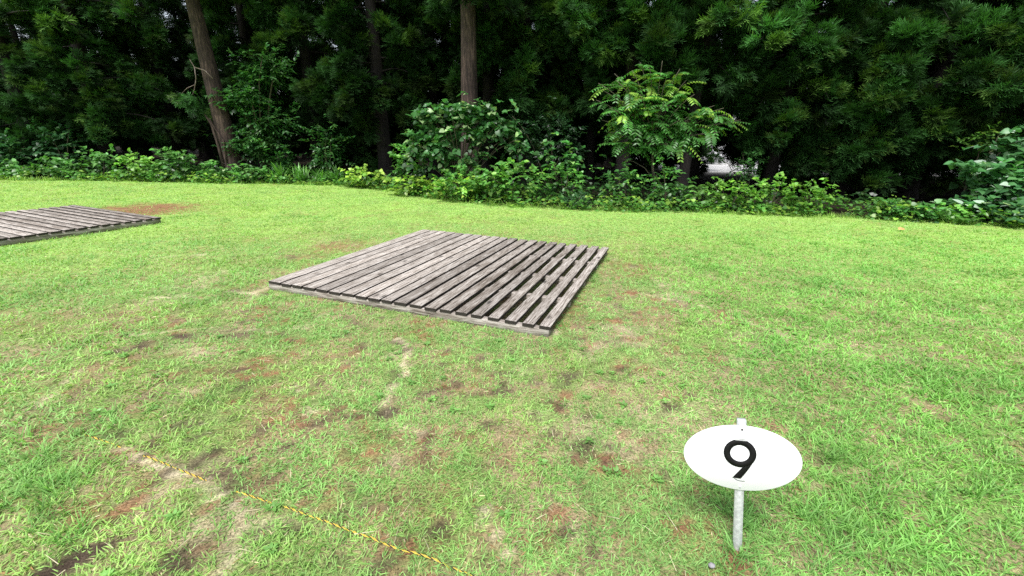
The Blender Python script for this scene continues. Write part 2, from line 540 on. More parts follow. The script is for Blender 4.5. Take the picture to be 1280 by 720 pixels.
gx = axis([(-500, -60, 40), (-60, -24, 3), (-24, -5, .16), (-5, 5, .05), (5, 16, .13), (16, 60, 3), (60, 500, 40)])
gy = axis([(-300, -20, 40), (-20, .3, 1.4), (.3, 5, .045), (5, 16, .11), (16, 60, 2), (60, 900, 60)])
X, Y = np.meshgrid(gx, gy)
Z = gheight(X, Y)
wr = wear(X.ravel(), Y.ravel())
x, y = X.ravel(), Y.ravel()
soil, brown, tan = wr['soil'][:, None], wr['brown'][:, None], wr['tan'][:, None]
base = np.array((.23, .31, .10)) * (.8 + .4 * fbm(x, y, .5, 3)[:, None])
thatch = np.array((.34, .29, .155))
k = sst(fbm(x, y, .2, 31), .35, .65)[:, None]
far = sst(np.hypot(x, y), 4, 11)[:, None]
c = base * (1 - k) + thatch * k
c = c * (1 - far) + np.array((.33, .51, .12)) * far
c = c * (1 - brown) + np.array((.29, .165, .085)) * brown
c = c * (1 - tan) + np.array((.66, .57, .38)) * tan
c = c * (1 - soil) + (np.array((.10, .072, .052)) * (.8 + .9 * sst(y, 2, 4)[:, None])) * soil
for (dpx, dpy, drx) in []:
    pass
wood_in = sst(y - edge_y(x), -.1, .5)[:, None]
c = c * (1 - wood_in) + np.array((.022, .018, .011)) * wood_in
clr = (sst(y, 23, 26) * sst(x, 8, 10))[:, None]          # clearing beyond the wood, its sunlit brightness put into the ground colour
c = c * (1 - clr) + np.array((.62, .62, .62)) * clr
b = Buf()
ny, nx = X.shape
idx = np.arange(ny * nx).reshape(ny, nx)
q = np.stack([idx[:-1, :-1], idx[:-1, 1:], idx[1:, 1:], idx[1:, :-1]], -1).reshape(-1, 4)
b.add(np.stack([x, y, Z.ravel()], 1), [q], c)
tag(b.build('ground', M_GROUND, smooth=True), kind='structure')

# ------------------------------------------------------------------ decks
DW, DLEN, DZ = 3.165, 3.11, 0.102
DL = ground_pt(335, 351, DZ)[:2]          # left corner
DE = R_(-20.4)
STARTS = [(0.001, .168), (.180, .318), (.330, .466), (.479, .635), (.650, .803), (.817, .966), (.981, 1.134), (1.151, 1.290), (1.303, 1.447), (1.463, 1.587),
          (1.606, 1.751), (1.775, 1.915), (1.946, 2.078), (2.102, 2.227), (2.264, 2.389), (2.421, 2.536), (2.584, 2.699), (2.749, 2.866), (2.911, 3.026), (3.062, 3.172)]
JOISTS = [.037, .80, 1.50, 2.30, 3.073]


def make_plank(i, x0, x1, parent, tonemul=1.0):
    if i < 9: x0 += .007; x1 -= .008
    else: x0 += .005; x1 -= .010
    w = x1 - x0; n = 26
    ln = DLEN + .006 + rng.uniform(-.012, .012)
    y0 = -.003 + rng.uniform(-.006, .006)
    ys = np.linspace(y0, y0 + ln, n)
    b = Buf()
    h = .030
    worn = i > 9
    tone = rng.uniform(.72, 1.18) * (1.06 if not worn else .98) * tonemul
    colr = (tone, rng.random(), (.22 if not worn else .60) * rng.uniform(.3, 1.3))
    wl = -w / 2 + .0035 * (vnoise(ys, ys * 0 + i * 7, .12, 3) - .5) - .002 * (vnoise(ys, ys * 0 + i, .03, 8))
    wr_ = w / 2 + .0035 * (vnoise(ys, ys * 0 + i * 5, .12, 4) - .5) + .002 * (vnoise(ys, ys * 0 + i, .03, 9))
    zc = .004 * (vnoise(ys, ys * 0 + i, 1.1, 11) - .5)
    bv = .004
    prof = []
    for k_ in range(n):
        a, c_ = wl[k_], wr_[k_]; z = zc[k_]
        prof.append([(a, ys[k_], z), (a, ys[k_], z + h - bv), (a + bv, ys[k_], z + h), (c_ - bv, ys[k_], z + h), (c_, ys[k_], z + h - bv), (c_, ys[k_], z)])
    V = np.array(prof).reshape(-1, 3)
    fs = []
    for k_ in range(n - 1):
        for j in range(6):
            j2 = (j + 1) % 6
            fs.append((k_ * 6 + j, k_ * 6 + j2, (k_ + 1) * 6 + j2, (k_ + 1) * 6 + j))
    fs = np.array(fs)[:, ::-1].reshape(n - 1, 6, 4)
    b.add(V, [fs[:, [1, 2, 3, 5]].reshape(-1, 4)], colr)
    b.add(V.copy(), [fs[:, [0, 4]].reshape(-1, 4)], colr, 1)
    e = np.arange(6)
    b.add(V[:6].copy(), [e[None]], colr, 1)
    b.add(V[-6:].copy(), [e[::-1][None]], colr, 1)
    for jy in JOISTS:
        for sx in (-.28, .28):
            th = np.linspace(0, 2 * math.pi, 8, endpoint=False)
            c_ = np.array([sx * w + rng.uniform(-.006, .006), jy + rng.uniform(-.01, .01), h + .0035])
            P = np.stack([c_[0] + .0045 * np.cos(th), c_[1] + .0045 * np.sin(th), np.full(8, c_[2])], 1)
            b.add(P, [np.arange(8)[None]], (1, 1, 1), 2)
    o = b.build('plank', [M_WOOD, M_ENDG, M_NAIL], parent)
    o.location = ((x0 + x1) / 2, 0, DZ - h + rng.uniform(-.002, .002))
    o.rotation_euler = (0, rng.uniform(-.006, .006), rng.uniform(-.0015, .0015))
    return o


def make_deck(loc, rz, tonemul=1.0):
    d = empty('wooden_deck', (loc[0], loc[1], 0), rz)
    for i, (a, c_) in enumerate(STARTS): make_plank(i, a, c_, d, tonemul)
    for jy in JOISTS:
        b = Buf()
        h = .10
        n = 20
        xs = np.linspace(.0, DW - .014, n)
        V = []
        for xx in xs:
            j = rng.uniform(-.002, .002)
            V += [(-.035 + j * .5, xx, -h), (-.035 + j, xx, -.003), (-.032 + j, xx, 0), (.032 + j, xx, 0), (.035 + j, xx, -.003), (.035 + j, xx, -h)]
        fs = [(k_ * 6 + j, k_ * 6 + (j + 1) % 6, (k_ + 1) * 6 + (j + 1) % 6, (k_ + 1) * 6 + j) for k_ in range(n - 1) for j in range(6)]
        fs = np.array(fs)[:, ::-1]
        e = np.arange(6)
        b.add(V, [fs, e[None], (n - 1) * 6 + e[::-1][None]], (1.0 * tonemul, rng.random(), .45))
        o = b.build('joist', M_WOOD, d)
        o.rotation_euler = (0, 0, R_(-90))          # local Y of the joist runs along deck X
        o.location = (0, jy, DZ - .030 - .001)
    return d


deck = make_deck(DL, DE)
tag(deck, 'weathered grey slatted wooden tent deck in the middle of the lawn', 'wooden deck')
L2e = R_(65.7)
F2 = ground_pt(201, 271.5, DZ)[:2]
e2 = np.array([math.cos(L2e), math.sin(L2e)])
L2 = F2 - e2 * DW
deck2 = make_deck(L2, L2e, .97)
tag(deck2, 'weathered slatted wooden deck cut off by the left edge of the photo', 'wooden deck')


def in_deck(x, y, org, ang, mg=0.0):
    dx, dy = x - org[0], y - org[1]
    u = dx * math.cos(ang) + dy * math.sin(ang); v = -dx * math.sin(ang) + dy * math.cos(ang)
    return u, v, (u > -mg) & (u < DW + mg) & (v > -mg) & (v < DLEN + mg)


# ------------------------------------------------------------------ lawn grass
def lawn():
    n = 1500000
    r = np.sqrt(rng.uniform(.6 ** 2, 23 ** 2, n))
    # sample radius by importance: density ~ r^-1.5
    D0, rc = 13000.0, 2.0
    # inverse-cdf numerically
    rr = np.linspace(.7, 23, 4000)
    dens = np.where(rr < rc, D0, D0 * (rc / rr) ** 1.55) * rr
    cdf = np.cumsum(dens); tot = cdf[-1] * (rr[1] - rr[0]); cdf = cdf / cdf[-1]
    th0 = R_(60)
    N = int(tot * 2 * th0)
    r = np.interp(rng.random(N), cdf, rr)
    th = rng.uniform(-th0, th0, N)
    x = r * np.sin(th); y = r * np.cos(th) - .35
    keep = (y < edge_y(x) + .25)
    for org, ang in ((DL, DE), (L2, L2e)):
        u, v, ins = in_deck(x, y, org, ang, -.02)
        keep &= ~ins | ((rng.random(N) < .06) & (u > 1.9))
    x, y, r = x[keep], y[keep], r[keep]
    wr = wear(x, y)
    dn = 1 - .82 * wr['soil']
    dn *= 1 - .66 * wr['brown']
    dn *= 1 - .80 * wr['tan']
    cl = fbm(x, y, .11, 70, 3)
    dn *= .50 + .75 * sst(cl, .32, .62)
    k = rng.random(len(x)) < dn
    x, y, r, cl = x[k], y[k], r[k], cl[k]
    so, br, ta = wr['soil'][k], wr['brown'][k], wr['tan'][k]
    N = len(x)
    sc = np.clip((r / rc), 1, 9) ** .42
    tall = sst(fbm(x, y, .55, 72, 3), .5, .72)
    rightz = sst(x - .15 * y, .55, 1.6) * (1 - sst(y, 6, 10))
    near_left = sst(-x - .35 * y, .2, 1.6)
    lush = np.clip(.25 + .55 * rightz + .3 * near_left, 0, 1)
    L = rng.uniform(.018, .042, N) * (1 + .55 * tall * lush * 1.6 + .25 * lush) * sc ** .55
    L *= 1 - .4 * np.clip(br + so + ta, 0, 1)
    wd = rng.uniform(.0030, .0054, N) * sc ** 1.25 * (1 + .3 * lush)
    # joined tufts: blades in a small cell lean outward from its middle
    cell = .045 * sc
    cx_, cy_ = (np.floor(x / cell) + .5) * cell, (np.floor(y / cell) + .5) * cell
    out = np.stack([x - cx_, y - cy_], 1) / (cell[:, None] * .5)
    az = rng.uniform(0, 2 * math.pi, N)
    hd = np.stack([np.cos(az), np.sin(az)], 1) * .75 + out * .55
    tilt = rng.uniform(.35, 1.25, N)
    hd = hd / np.linalg.norm(hd, axis=1, keepdims=True)
    A = np.stack([hd[:, 0] * np.sin(tilt), hd[:, 1] * np.sin(tilt), np.cos(tilt)], 1)
    Rf = np.stack([-hd[:, 1], hd[:, 0], np.zeros(N)], 1)
    Rf = np.cross(Rf, A) * -1
    Rf = Rf + rng.normal(0, .35, (N, 3))
    Rf[:, 2] = np.abs(Rf[:, 2])
    P = np.stack([x, y, gheight(x, y) - .004], 1)
    # colour
    v1 = fbm(x, y, .9, 80, 3)[:, None]; v2 = fbm(x, y, .16, 83, 3)[:, None]; rn = rng.random((N, 1))
    g_cool = np.array((.30, .535, .17)); g_yel = np.array((.41, .575, .155)); g_deep = np.array((.15, .36, .085))
    yel = np.clip(sst(v1, .4, .65) * .5 + .35 * sst(y, 5, 10)[:, None] + .35 * (rn - .4), 0, 1)
    c = g_cool * (1 - yel) + g_yel * yel
    dp = np.clip(tall * lush, 0, 1)[:, None] * .55
    lz = (rightz * .6)[:, None]
    c = c * (1 - lz) + np.array((.24, .54, .11)) * lz
    c = c * (1 - dp) + g_deep * dp
    fr = sst(r, 3, 9)[:, None]
    c = c * (1 + (.55 * rng.random((N, 1)) - .28) * (1 - .6 * fr)) * (.82 + .36 * v2)
    pd = .09 + .60 * br + .55 * ta + .05 * sst(v1[:, 0], .4, .7) + .16 * (1 - lush) * sst(v2[:, 0], .45, .7)
    pd = pd * (1 - .55 * sst(r, 4, 9)) * (1 - .6 * rightz)
    dry = rng.random(N) < pd
    dc = np.where(rng.random((N, 1)) < .35 + .6 * br[:, None] - .3 * ta[:, None], np.array((.38, .205, .11)), np.array((.76, .66, .42)))
    c[dry] = (dc * rng.uniform(.6, 1.15, (N, 1)))[dry]
    # dry ones lie flat
    A[dry, 2] *= .25
    L[dry] *= 1.15
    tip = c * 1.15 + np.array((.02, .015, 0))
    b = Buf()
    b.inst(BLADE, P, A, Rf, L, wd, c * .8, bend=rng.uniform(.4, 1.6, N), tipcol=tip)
    return tag(b.build('grass', M_GRASS), 'short worn green lawn grass with brown and dry straw patches', 'grass', kind='stuff'), N


_, ng = lawn()
print('blades', ng)


def tufts():
    """longer grass: clumps round the sign, along the decks, on the right, along the border"""
    spots = []
    def add(px, py, n, s, spread=.12):
        c = W_(px, py); spots.append((c[0], c[1], n, s, spread))
    for _ in range(70):
        add(rng.uniform(900, 1300), rng.uniform(560, 730), 26, rng.uniform(.06, .11), .06)
    for _ in range(26):
        add(rng.uniform(-20, 110), rng.uniform(540, 680), 26, rng.uniform(.06, .10), .05)
    for _ in range(90):
        add(rng.uniform(990, 1290), rng.uniform(330, 560), 22, rng.uniform(.05, .09), .08)
    for _ in range(60):
        add(rng.uniform(0, 500), rng.uniform(330, 520), 16, rng.uniform(.045, .065), .07)
    for _ in range(60):
        add(rng.uniform(200, 900), rng.uniform(420, 700), 14, rng.uniform(.04, .06), .05)
    for org, ang in ((DL, DE), (L2, L2e)):
        for _ in range(110):
            t = rng.random()
            side = rng.integers(0, 4)
            u, v = [(t * DW, -.05), (t * DW, DLEN + .06), (-.05, t * DLEN), (DW + .05, t * DLEN)][side]
            x_ = org[0] + u * math.cos(ang) - v * math.sin(ang); y_ = org[1] + u * math.sin(ang) + v * math.cos(ang)
            spots.append((x_, y_, 14, rng.uniform(.025, .045) if side == 0 else rng.uniform(.04, .07), .035))
    for _ in range(420):
        x_ = rng.uniform(-20, 13); spots.append((x_, float(edge_y(np.array([x_]))[0]) - rng.uniform(-.25, .2), 18, rng.uniform(.10, .2), .12))
    P, A, L, Wd, C, B = [], [], [], [], [], []
    for (cx, cy, n, s, sp) in spots:
        q = rng.normal(0, sp * .5, (n, 2))
        d = q / sp + rng.normal(0, .5, (n, 2))
        t = rng.uniform(.15, .95, n)
        d = d / np.linalg.norm(d, axis=1, keepdims=True)
        P.append(np.stack([cx + q[:, 0], cy + q[:, 1], np.zeros(n)], 1))
        A.append(np.stack([d[:, 0] * np.sin(t), d[:, 1] * np.sin(t), np.cos(t)], 1))
        L.append(rng.uniform(.6, 1.15, n) * s)
        Wd.append(np.full(n, .0042 if s < .09 else .006) * max(1, math.hypot(cx, cy) / 4) ** .7)
        tone = rng.uniform(.75, 1.2)
        far_ = min(1, math.hypot(cx, cy) / 10)
        C.append(np.array((.20 + .12 * far_, .43 + .06 * far_, .12)) * tone * rng.uniform(.7, 1.25, (n, 1)))
        B.append(rng.uniform(.5, 1.8, n))
    P, A, L, Wd, C, B = map(np.concatenate, (P, A, L, Wd, C, B))
    P[:, 2] = gheight(P[:, 0], P[:, 1]) - .004
    keep = np.ones(len(P), bool)
    for org, ang in ((DL, DE), (L2, L2e)):
        keep &= ~in_deck(P[:, 0], P[:, 1], org, ang, .015)[2]
    P, A, L, Wd, C, B = (q[keep] for q in (P, A, L, Wd, C, B))
    b = Buf()
    side = np.stack([-A[:, 1], A[:, 0], A[:, 0] * 0], 1)
    b.inst(BLADE, P, A, np.cross(A, side) + rng.normal(0, .25, P.shape), L, Wd, C * .8, bend=B, tipcol=C * 1.1)
    tag(b.build('long_grass', M_GRASS), 'longer darker grass in tufts on the right and round the deck edges', 'grass', kind='stuff')


tufts()


def straw():
    n = 3000
    rr = rng.uniform(1.0, 7.0, n) ** 1.0; th = rng.uniform(-R_(58), R_(58), n)
    x = rr * np.sin(th); y = rr * np.cos(th)
    wr_ = wear(x, y)
    k = rng.random(n) < .12 + wr_['tan'] * .9 + wr_['brown'] * .3
    for org, ang in ((DL, DE), (L2, L2e)): k &= ~in_deck(x, y, org, ang, .02)[2]
    x, y = x[k], y[k]; n = len(x)
    a = rng.uniform(0, 6.28, n)
    A = np.stack([np.cos(a), np.sin(a), rng.uniform(-.05, .3, n)], 1)
    P = np.stack([x, y, gheight(x, y) + rng.uniform(.002, .022, n)], 1)
    L = rng.uniform(.04, .11, n)
    C = np.array((.80, .70, .50)) * rng.uniform(.6, 1.1, (n, 1))
    b = Buf(); b.inst(BLADE, P, A, UPV + rng.normal(0, .3, (n, 3)), L, rng.uniform(.002, .004, n), C, bend=rng.uniform(-.3, .8, n))
    tag(b.build('straw', M_GRASS), 'loose pale straw strewn over the worn parts of the lawn', 'straw', kind='stuff')


straw()


def lawn_weeds():
    """low broad-leaved weeds scattered through the turf"""
    n = 90
    rr = 1.1 + 3.5 * rng.random(n); th = rng.uniform(-R_(56), R_(56), n)
    x, y = rr * np.sin(th), rr * np.cos(th)
    k = y < edge_y(x) - .3
    for org, ang in ((DL, DE), (L2, L2e)): k &= ~in_deck(x, y, org, ang, .05)[2]
    x, y = x[k], y[k]; n = len(x); per = 9
    a = rng.uniform(0, 6.28, (n, 1)) + np.arange(per)[None] * 2.4
    A = np.stack([np.cos(a), np.sin(a), rng.uniform(.15, .6, a.shape)], -1).reshape(-1, 3)
    P = np.repeat(np.stack([x, y, gheight(x, y) + .008], 1), per, 0)
    L = rng.uniform(.018, .038, n * per) * np.repeat(np.clip(np.hypot(x, y) / 4, 1, 2), per)
    C = np.array((.24, .50, .12)) * rng.uniform(.75, 1.1, (n * per, 1))
    b = Buf(); b.inst(LEAF, P + A * .006, A, UPV + rng.normal(0, .2, (n * per, 3)), L, L * .5, C, bend=rng.uniform(.3, 1.5, n * per))
    tag(b.build('lawn_weeds', M_LEAF), 'tiny broad leaved weeds scattered through the lawn', 'weeds', kind='stuff')


lawn_weeds()


# ------------------------------------------------------------------ sign
def make_sign():
    base = ground_pt(922, 687)
    post = nrm(np.array([-.0559, .1897, .9802]))
    u = nrm(np.array([.9574, -.2685, .1066])); u = nrm(u - post * (u @ post))
    n = np.cross(u, post)          # faces the viewer
    root = empty('number_sign')
    M4 = Matrix(((u[0], post[0], n[0], base[0]), (u[1], post[1], n[1], base[1]), (u[2], post[2], n[2], base[2]), (0, 0, 0, 1)))
    root.matrix_world = M4
    tag(root, 'white oval sign with black number on galvanised stake', 'sign')
    g3 = (.6, .6, .6)
    # post: square tube, with cut point at the foot.  local x across, y up, z to viewer
    b = Buf()
    w = .0165; t_ = .0095
    top = .567
    rings = [(-.06, .25), (-.02, .55), (.03, 1.0), (top - .004, 1.0), (top, .9)]
    V = []
    for yy, s in rings:
        for sx, sz in ((-1, -1), (1, -1), (1, 1), (-1, 1)): V.append((sx * w * s, yy, -t_ - .003 + sz * t_ * s))
    fs = [(k * 4 + j, k * 4 + (j + 1) % 4, (k + 1) * 4 + (j + 1) % 4, (k + 1) * 4 + j) for k in range(4) for j in range(4)]
    b.add(V, [fs, [(3, 2, 1, 0)], [(16, 17, 18, 19)]], g3)
    b.build('post', M_GALV, root)
    # plate
    a_, b_, cc = .2147, .1381, .4078
    def plate_local(x, y, z): return (x, y + cc, z)
    b = Buf()
    N = 96
    th = np.linspace(0, 2 * math.pi, N, endpoint=False)
    ring = lambda s, z: np.stack([a_ * s * np.cos(th), cc + b_ * s * np.sin(th), np.full(N, z)], 1)
    V = np.concatenate([ring(1, .001), ring(1, .0032), ring(.994, .004), ring(1, .001), ])
    i = np.arange(N); j = (i + 1) % N
    b.add(V[:3 * N], [np.stack([i, j, j + N, i + N], 1), np.stack([i + N, j + N, j + 2 * N, i + 2 * N], 1), (2 * N + i)[None], i[::-1][None]], g3)
    b.build('sign_plate', M_WHITE, root)
    # numeral 9: ring and tail as one outline each, the tail starting where the ring ends
    b = Buf()
    c0 = np.array([-.005, cc + .0205]); ro, ri = .0595, .0350
    N = 72
    th = np.linspace(0, 2 * math.pi, N, endpoint=False)
    zt, zb = .0054, .0042
    def rg(r, z): return np.stack([c0[0] + r * np.cos(th), c0[1] + r * np.sin(th), np.full(N, z)], 1)
    V = np.concatenate([rg(ri, zt), rg(ro, zt), rg(ro, zb), rg(ri, zb)])
    i = np.arange(N); j = (i + 1) % N
    b.add(V, [np.stack([i, i + N, j + N, j], 1), np.stack([i + N, i + 2 * N, j + 2 * N, j + N], 1), np.stack([i + 3 * N, i, j, j + 3 * N], 1)], g3)
    K = 20
    aa = np.radians(np.linspace(-8, -80, K))
    arc = np.stack([c0[0] + (ro + .0003) * np.cos(aa), c0[1] + (ro + .0003) * np.sin(aa)], 1)
    # outer side of the tail: runs straight from the ring's right flank to the foot
    R_end, L_end = np.array([.0010, cc - .0875]), np.array([-.0300, cc - .0875])
    tt = np.linspace(0, 1, K)[:, None]
    right = arc[0] * (1 - tt) + R_end * tt
    right = right + np.array([.0035, -.001]) * np.sin(tt * math.pi)
    left = np.concatenate([arc[1:], arc[-1:] * .5 + L_end * .5])
    left = np.concatenate([arc, np.linspace(arc[-1], L_end, 8)[1:]])
    right = np.stack([np.interp(np.linspace(0, 1, len(left)) ** 1.0, np.linspace(0, 1, K), right[:, q]) for q in (0, 1)], 1)
    k = len(left)
    Vt = np.concatenate([np.c_[left, np.full(k, zt)], np.c_[right, np.full(k, zt)], np.c_[left, np.full(k, zb)], np.c_[right, np.full(k, zb)]])
    ii = np.arange(k - 1)
    b.add(Vt, [np.stack([ii, ii + 1, ii + 1 + k, ii + k], 1), np.stack([ii + k, ii + k + 1, ii + 3 * k + 1, ii + 3 * k], 1)], g3)
    b.build('number_nine', M_BLACK, root)
    # small marks above and below the numeral
    def stroke(pts, w_, mt, nm, z=.0047):
        bb = Buf(); pts = np.array(pts); t = nrm(np.gradient(pts, axis=0)); nn = np.stack([-t[:, 1], t[:, 0]], 1)
        Lp = np.c_[pts + nn * w_, np.full(len(pts), z)]; Rp = np.c_[pts - nn * w_, np.full(len(pts), z)]
        n_ = len(pts); i_ = np.arange(n_ - 1)
        bb.add(np.concatenate([Lp, Rp]), [np.stack([i_, i_ + n_, i_ + n_ + 1, i_ + 1], 1)], g3)
        bb.build(nm, mt, root)
    stroke([(-.022, cc - .0905), (-.010, cc - .0965), (.002, cc - .0985), (.016, cc - .0975)], .0012, M_BLACK, 'pen_mark')
    stroke([(-.024, cc + .0795), (.022, cc + .0795)], .0042, plain_mat('tape', (.62, .62, .63), .5), 'tape_strip', .0060)
    stroke([(-.010, cc + .0835), (.010, cc + .0840)], .0006, M_BLACK, 'pen_mark', .0068)
    for yy in (b_ * .88, -b_ * .90):
        bb = Buf(); t8 = np.linspace(0, 2 * math.pi, 12, endpoint=False)
        r1 = np.stack([.0042 * np.cos(t8), cc + yy + .0042 * np.sin(t8), np.full(12, .0042)], 1); r2 = r1.copy(); r2[:, 2] = .0066; r2[:, 0] *= .8
        i_ = np.arange(12); j_ = (i_ + 1) % 12
        bb.add(np.concatenate([r1, r2]), [np.stack([i_, j_, j_ + 12, i_ + 12], 1), (12 + i_)[None]], g3)
        bb.build('screw', M_GALV if yy < 0 else M_NAIL, root)
    return root


make_sign()


# ------------------------------------------------------------------ rope, stone, dry leaf
def make_rope():
    pts = [(94, 540), (150, 558), (215, 584), (268, 604), (312, 620), (356, 634), (403, 651), (437, 665), (474, 678), (545, 703), (598, 721), (680, 756)]
    P = np.array([W_(*p) for p in pts])
    seg = np.linalg.norm(np.diff(P, axis=0), axis=1); s = np.concatenate([[0], np.cumsum(seg)])
    n = int(s[-1] / .0035)
    ss = np.linspace(0, s[-1], n)
    px, py = np.interp(ss, s, P[:, 0]), np.interp(ss, s, P[:, 1])
    ker = np.ones(60) / 60
    px = np.convolve(np.pad(px, 30, 'edge'), ker, 'same')[30:-30]; py = np.convolve(np.pad(py, 30, 'edge'), ker, 'same')[30:-30]
    px += .006 * (vnoise(ss, ss * 0, .12, 2) - .5); py += .006 * (vnoise(ss, ss * 0 + 5, .12, 2) - .5)
    # how high it rides: clear on top in places, sunk in the grass in others
    hz = -.010 + .013 * sst(vnoise(ss, ss * 0 + 9, .16, 6), .35, .7)
    hz += .012 * sst(ss / s[-1], .5, .75)
    C = np.stack([px, py, gheight(px, py) + hz], 1)
    t = nrm(np.gradient(C, axis=0)); a = nrm(np.cross(t, (0, 0, 1.))); bb = np.cross(t, a)
    b = Buf(); ph = ss * 2 * math.pi / .048
    for k_, mi in ((0, 0), (1, 0), (2, 1)):
        o = ph + k_ * 2 * math.pi / 3
        pp = C + a * (np.cos(o) * .0022)[:, None] + bb * (np.sin(o) * .0022)[:, None]
        b.tube(pp, .0020, (1, 1, 1), sides=5, mi=mi)
    tag(b.build('rope', [M_YEL, M_BLK], smooth=True), 'yellow and black twisted rope half sunk in the grass', 'rope')


make_rope()


def stone():
    p = W_(889, 710)
    b = Buf(); n1, n2 = 9, 14
    V = []
    for i in range(n1):
        la = -math.pi / 2 + math.pi * i / (n1 - 1)
        for j in range(n2):
            lo = 2 * math.pi * j / n2
            d = np.array([math.cos(la) * math.cos(lo), math.cos(la) * math.sin(lo), math.sin(la)])
            r = 1 + .3 * (float(vnoise(np.array([d[0] * 2 + 5]), np.array([d[1] * 2 + d[2] * 3 + 5]), .7, 5)[0]) - .5)
            V.append(d * r * np.array([.014, .011, .009]))
    q = [(i * n2 + j, i * n2 + (j + 1) % n2, (i + 1) * n2 + (j + 1) % n2, (i + 1) * n2 + j) for i in range(n1 - 1) for j in range(n2)]
    b.add(V, [q], (1, 1, 1))
    o = b.build('stone', M_STONE, smooth=False, loc=(p[0], p[1], .014))
    tag(o, 'small grey stone in the grass just below the sign', 'stone')


stone()
b = Buf()
c0 = ground_pt(1127, 290)
b.inst(LEAF, np.array([[0, 0, 0.0]]), arr((1, .2, .15)), arr((0, -.4, 1)), .17, .10, arr((1, 1, 1)))
tag(b.build('fallen_leaf', M_DEAD, loc=(c0[0] - .08, c0[1], .05)), 'dry orange leaf lying on the lawn before the right border', 'leaf')

# ------------------------------------------------------------------ cedars


def bough_path(p0, az, length, rise, droop, n=9):
    t = np.linspace(0, 1, n)[:, None]
    h = np.array([math.cos(az), math.sin(az), 0])
    return p0 + h * (t * length) + UPV * (rise * t * length - droop * t * t * length)


def cedar_foliage(b, path, outdir, dens, sprayL, tone, seg=0.25, coarse=False, spread=.55):
    """sprays in puffs along the outer part of a bough"""
    n_p = max(3, int(dens))
    t = seg + (1 - seg) * rng.random(n_p) ** .75
    L = np.linalg.norm(path[-1] - path[0])
    idx_ = t * (len(path) - 1); i0 = np.clip(idx_.astype(int), 0, len(path) - 2); f = (idx_ - i0)[:, None]
    c = path[i0] * (1 - f) + path[i0 + 1] * f
    side = nrm(np.cross(outdir, UPV))
    lat = rng.normal(0, 1, n_p) * spread * .42 * (1.15 - .6 * t)
    c = c + side * lat[:, None] + UPV * (rng.normal(0, .12, n_p) - .18 * np.abs(lat))[:, None]
    M = 16 if coarse else 30
    N = n_p * M
    cc = np.repeat(c, M, 0); ll = np.repeat(lat, M)
    rd = nrm(rng.normal(0, 1, (N, 3)))
    rd[:, 2] = rd[:, 2] * .75 + .05
    d = nrm(rd * .8 + outdir * rng.uniform(.5, 1.3, (N, 1)) + np.repeat(rng.normal(0, .35, (n_p, 3)), M, 0) + side * (np.sign(ll) * .3)[:, None])
    P = cc + rd * rng.uniform(0, .12, (N, 1)) * (2 if coarse else 1)
    d2 = d.copy(); 
    Rf = UPV + rng.normal(0, .55, (N, 3))
    ptone = np.repeat(rng.uniform(.5, 1.45, n_p), M) * tone
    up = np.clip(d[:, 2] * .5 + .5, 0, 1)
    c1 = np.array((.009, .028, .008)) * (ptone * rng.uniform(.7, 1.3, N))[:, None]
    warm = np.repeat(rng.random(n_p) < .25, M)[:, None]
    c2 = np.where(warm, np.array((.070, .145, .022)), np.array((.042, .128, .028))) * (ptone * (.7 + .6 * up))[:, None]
    T = SPRAY_C if coarse else SPRAY
    Ls = rng.uniform(.7, 1.2, N) * sprayL
    k = len(T)
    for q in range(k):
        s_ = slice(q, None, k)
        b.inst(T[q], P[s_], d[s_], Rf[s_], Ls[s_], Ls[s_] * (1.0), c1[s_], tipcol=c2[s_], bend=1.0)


def make_cedar(base, H=13.0, r0=.28, hb=2.0, rad=2.3, lean=(0, 0), nb=46, tone=1.0, label=None, group=None, dark=False, dens=15, face=None, top_coarse=True, curve=0.0, name='cedar_tree', sprayL=.36):
    root = empty(name, (base[0], base[1], 0))
    tag(root, label, 'tree', group)
    # trunk, local coords
    zs = np.concatenate([[-.25, 0, .25, .7], np.arange(1.3, H, .9), [H]])
    ctr = np.stack([lean[0] * zs + curve * np.sin(zs * .45) * .2, lean[1] * zs, zs], 1)
    rr = r0 * (1 - .88 * np.clip(zs, 0, H) / H)
    rr[:3] *= [1.6, 1.38, 1.12]
    b = Buf(); b.tube(ctr, rr, (1, 1, 1), sides=14, wob=.16)
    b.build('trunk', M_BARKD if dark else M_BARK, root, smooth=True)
    fb, wb = Buf(), Buf()
    def trunk_at(z): return np.array([np.interp(z, zs, ctr[:, 0]), np.interp(z, zs, ctr[:, 1]), z])
    az = rng.uniform(0, 6.28)
    for i in range(nb):
        f = (i + .5) / nb
        z = hb + .3 + (H - hb - .5) * f ** 1.25
        az += 2.4 + rng.normal(0, .35)
        Lb = rad * (1 - .82 * ((z - hb) / (H - hb)) ** 1.3) * rng.uniform(.75, 1.15)
        if z < hb + 1.0: Lb *= .8
        coarse = top_coarse and z > 6.8
        p = bough_path(trunk_at(z), az, Lb, rng.uniform(.0, .25), rng.uniform(.35, .75))
        wb.tube(p, np.linspace(.035, .008, len(p)), (1, 1, 1), sides=4)
        od = nrm(np.array([math.cos(az), math.sin(az), -.12]))
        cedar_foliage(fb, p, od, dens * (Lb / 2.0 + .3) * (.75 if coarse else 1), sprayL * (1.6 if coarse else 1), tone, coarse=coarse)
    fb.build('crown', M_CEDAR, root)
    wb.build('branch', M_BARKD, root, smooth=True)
    return root, trunk_at


def gp(px, Y):
    """ground point at depth Y seen in photo column px"""
    k = (px - 640) / FPX
    # solve (v.RX) = k (v.FW), v = (x, Y, -h)
    a = RX[0] - k * FW[0]
    rhs = k * (FW[1] * Y + FW[2] * -CAMH) - (RX[1] * Y + RX[2] * -CAMH)
    return np.array([rhs / a, Y, 0.0])


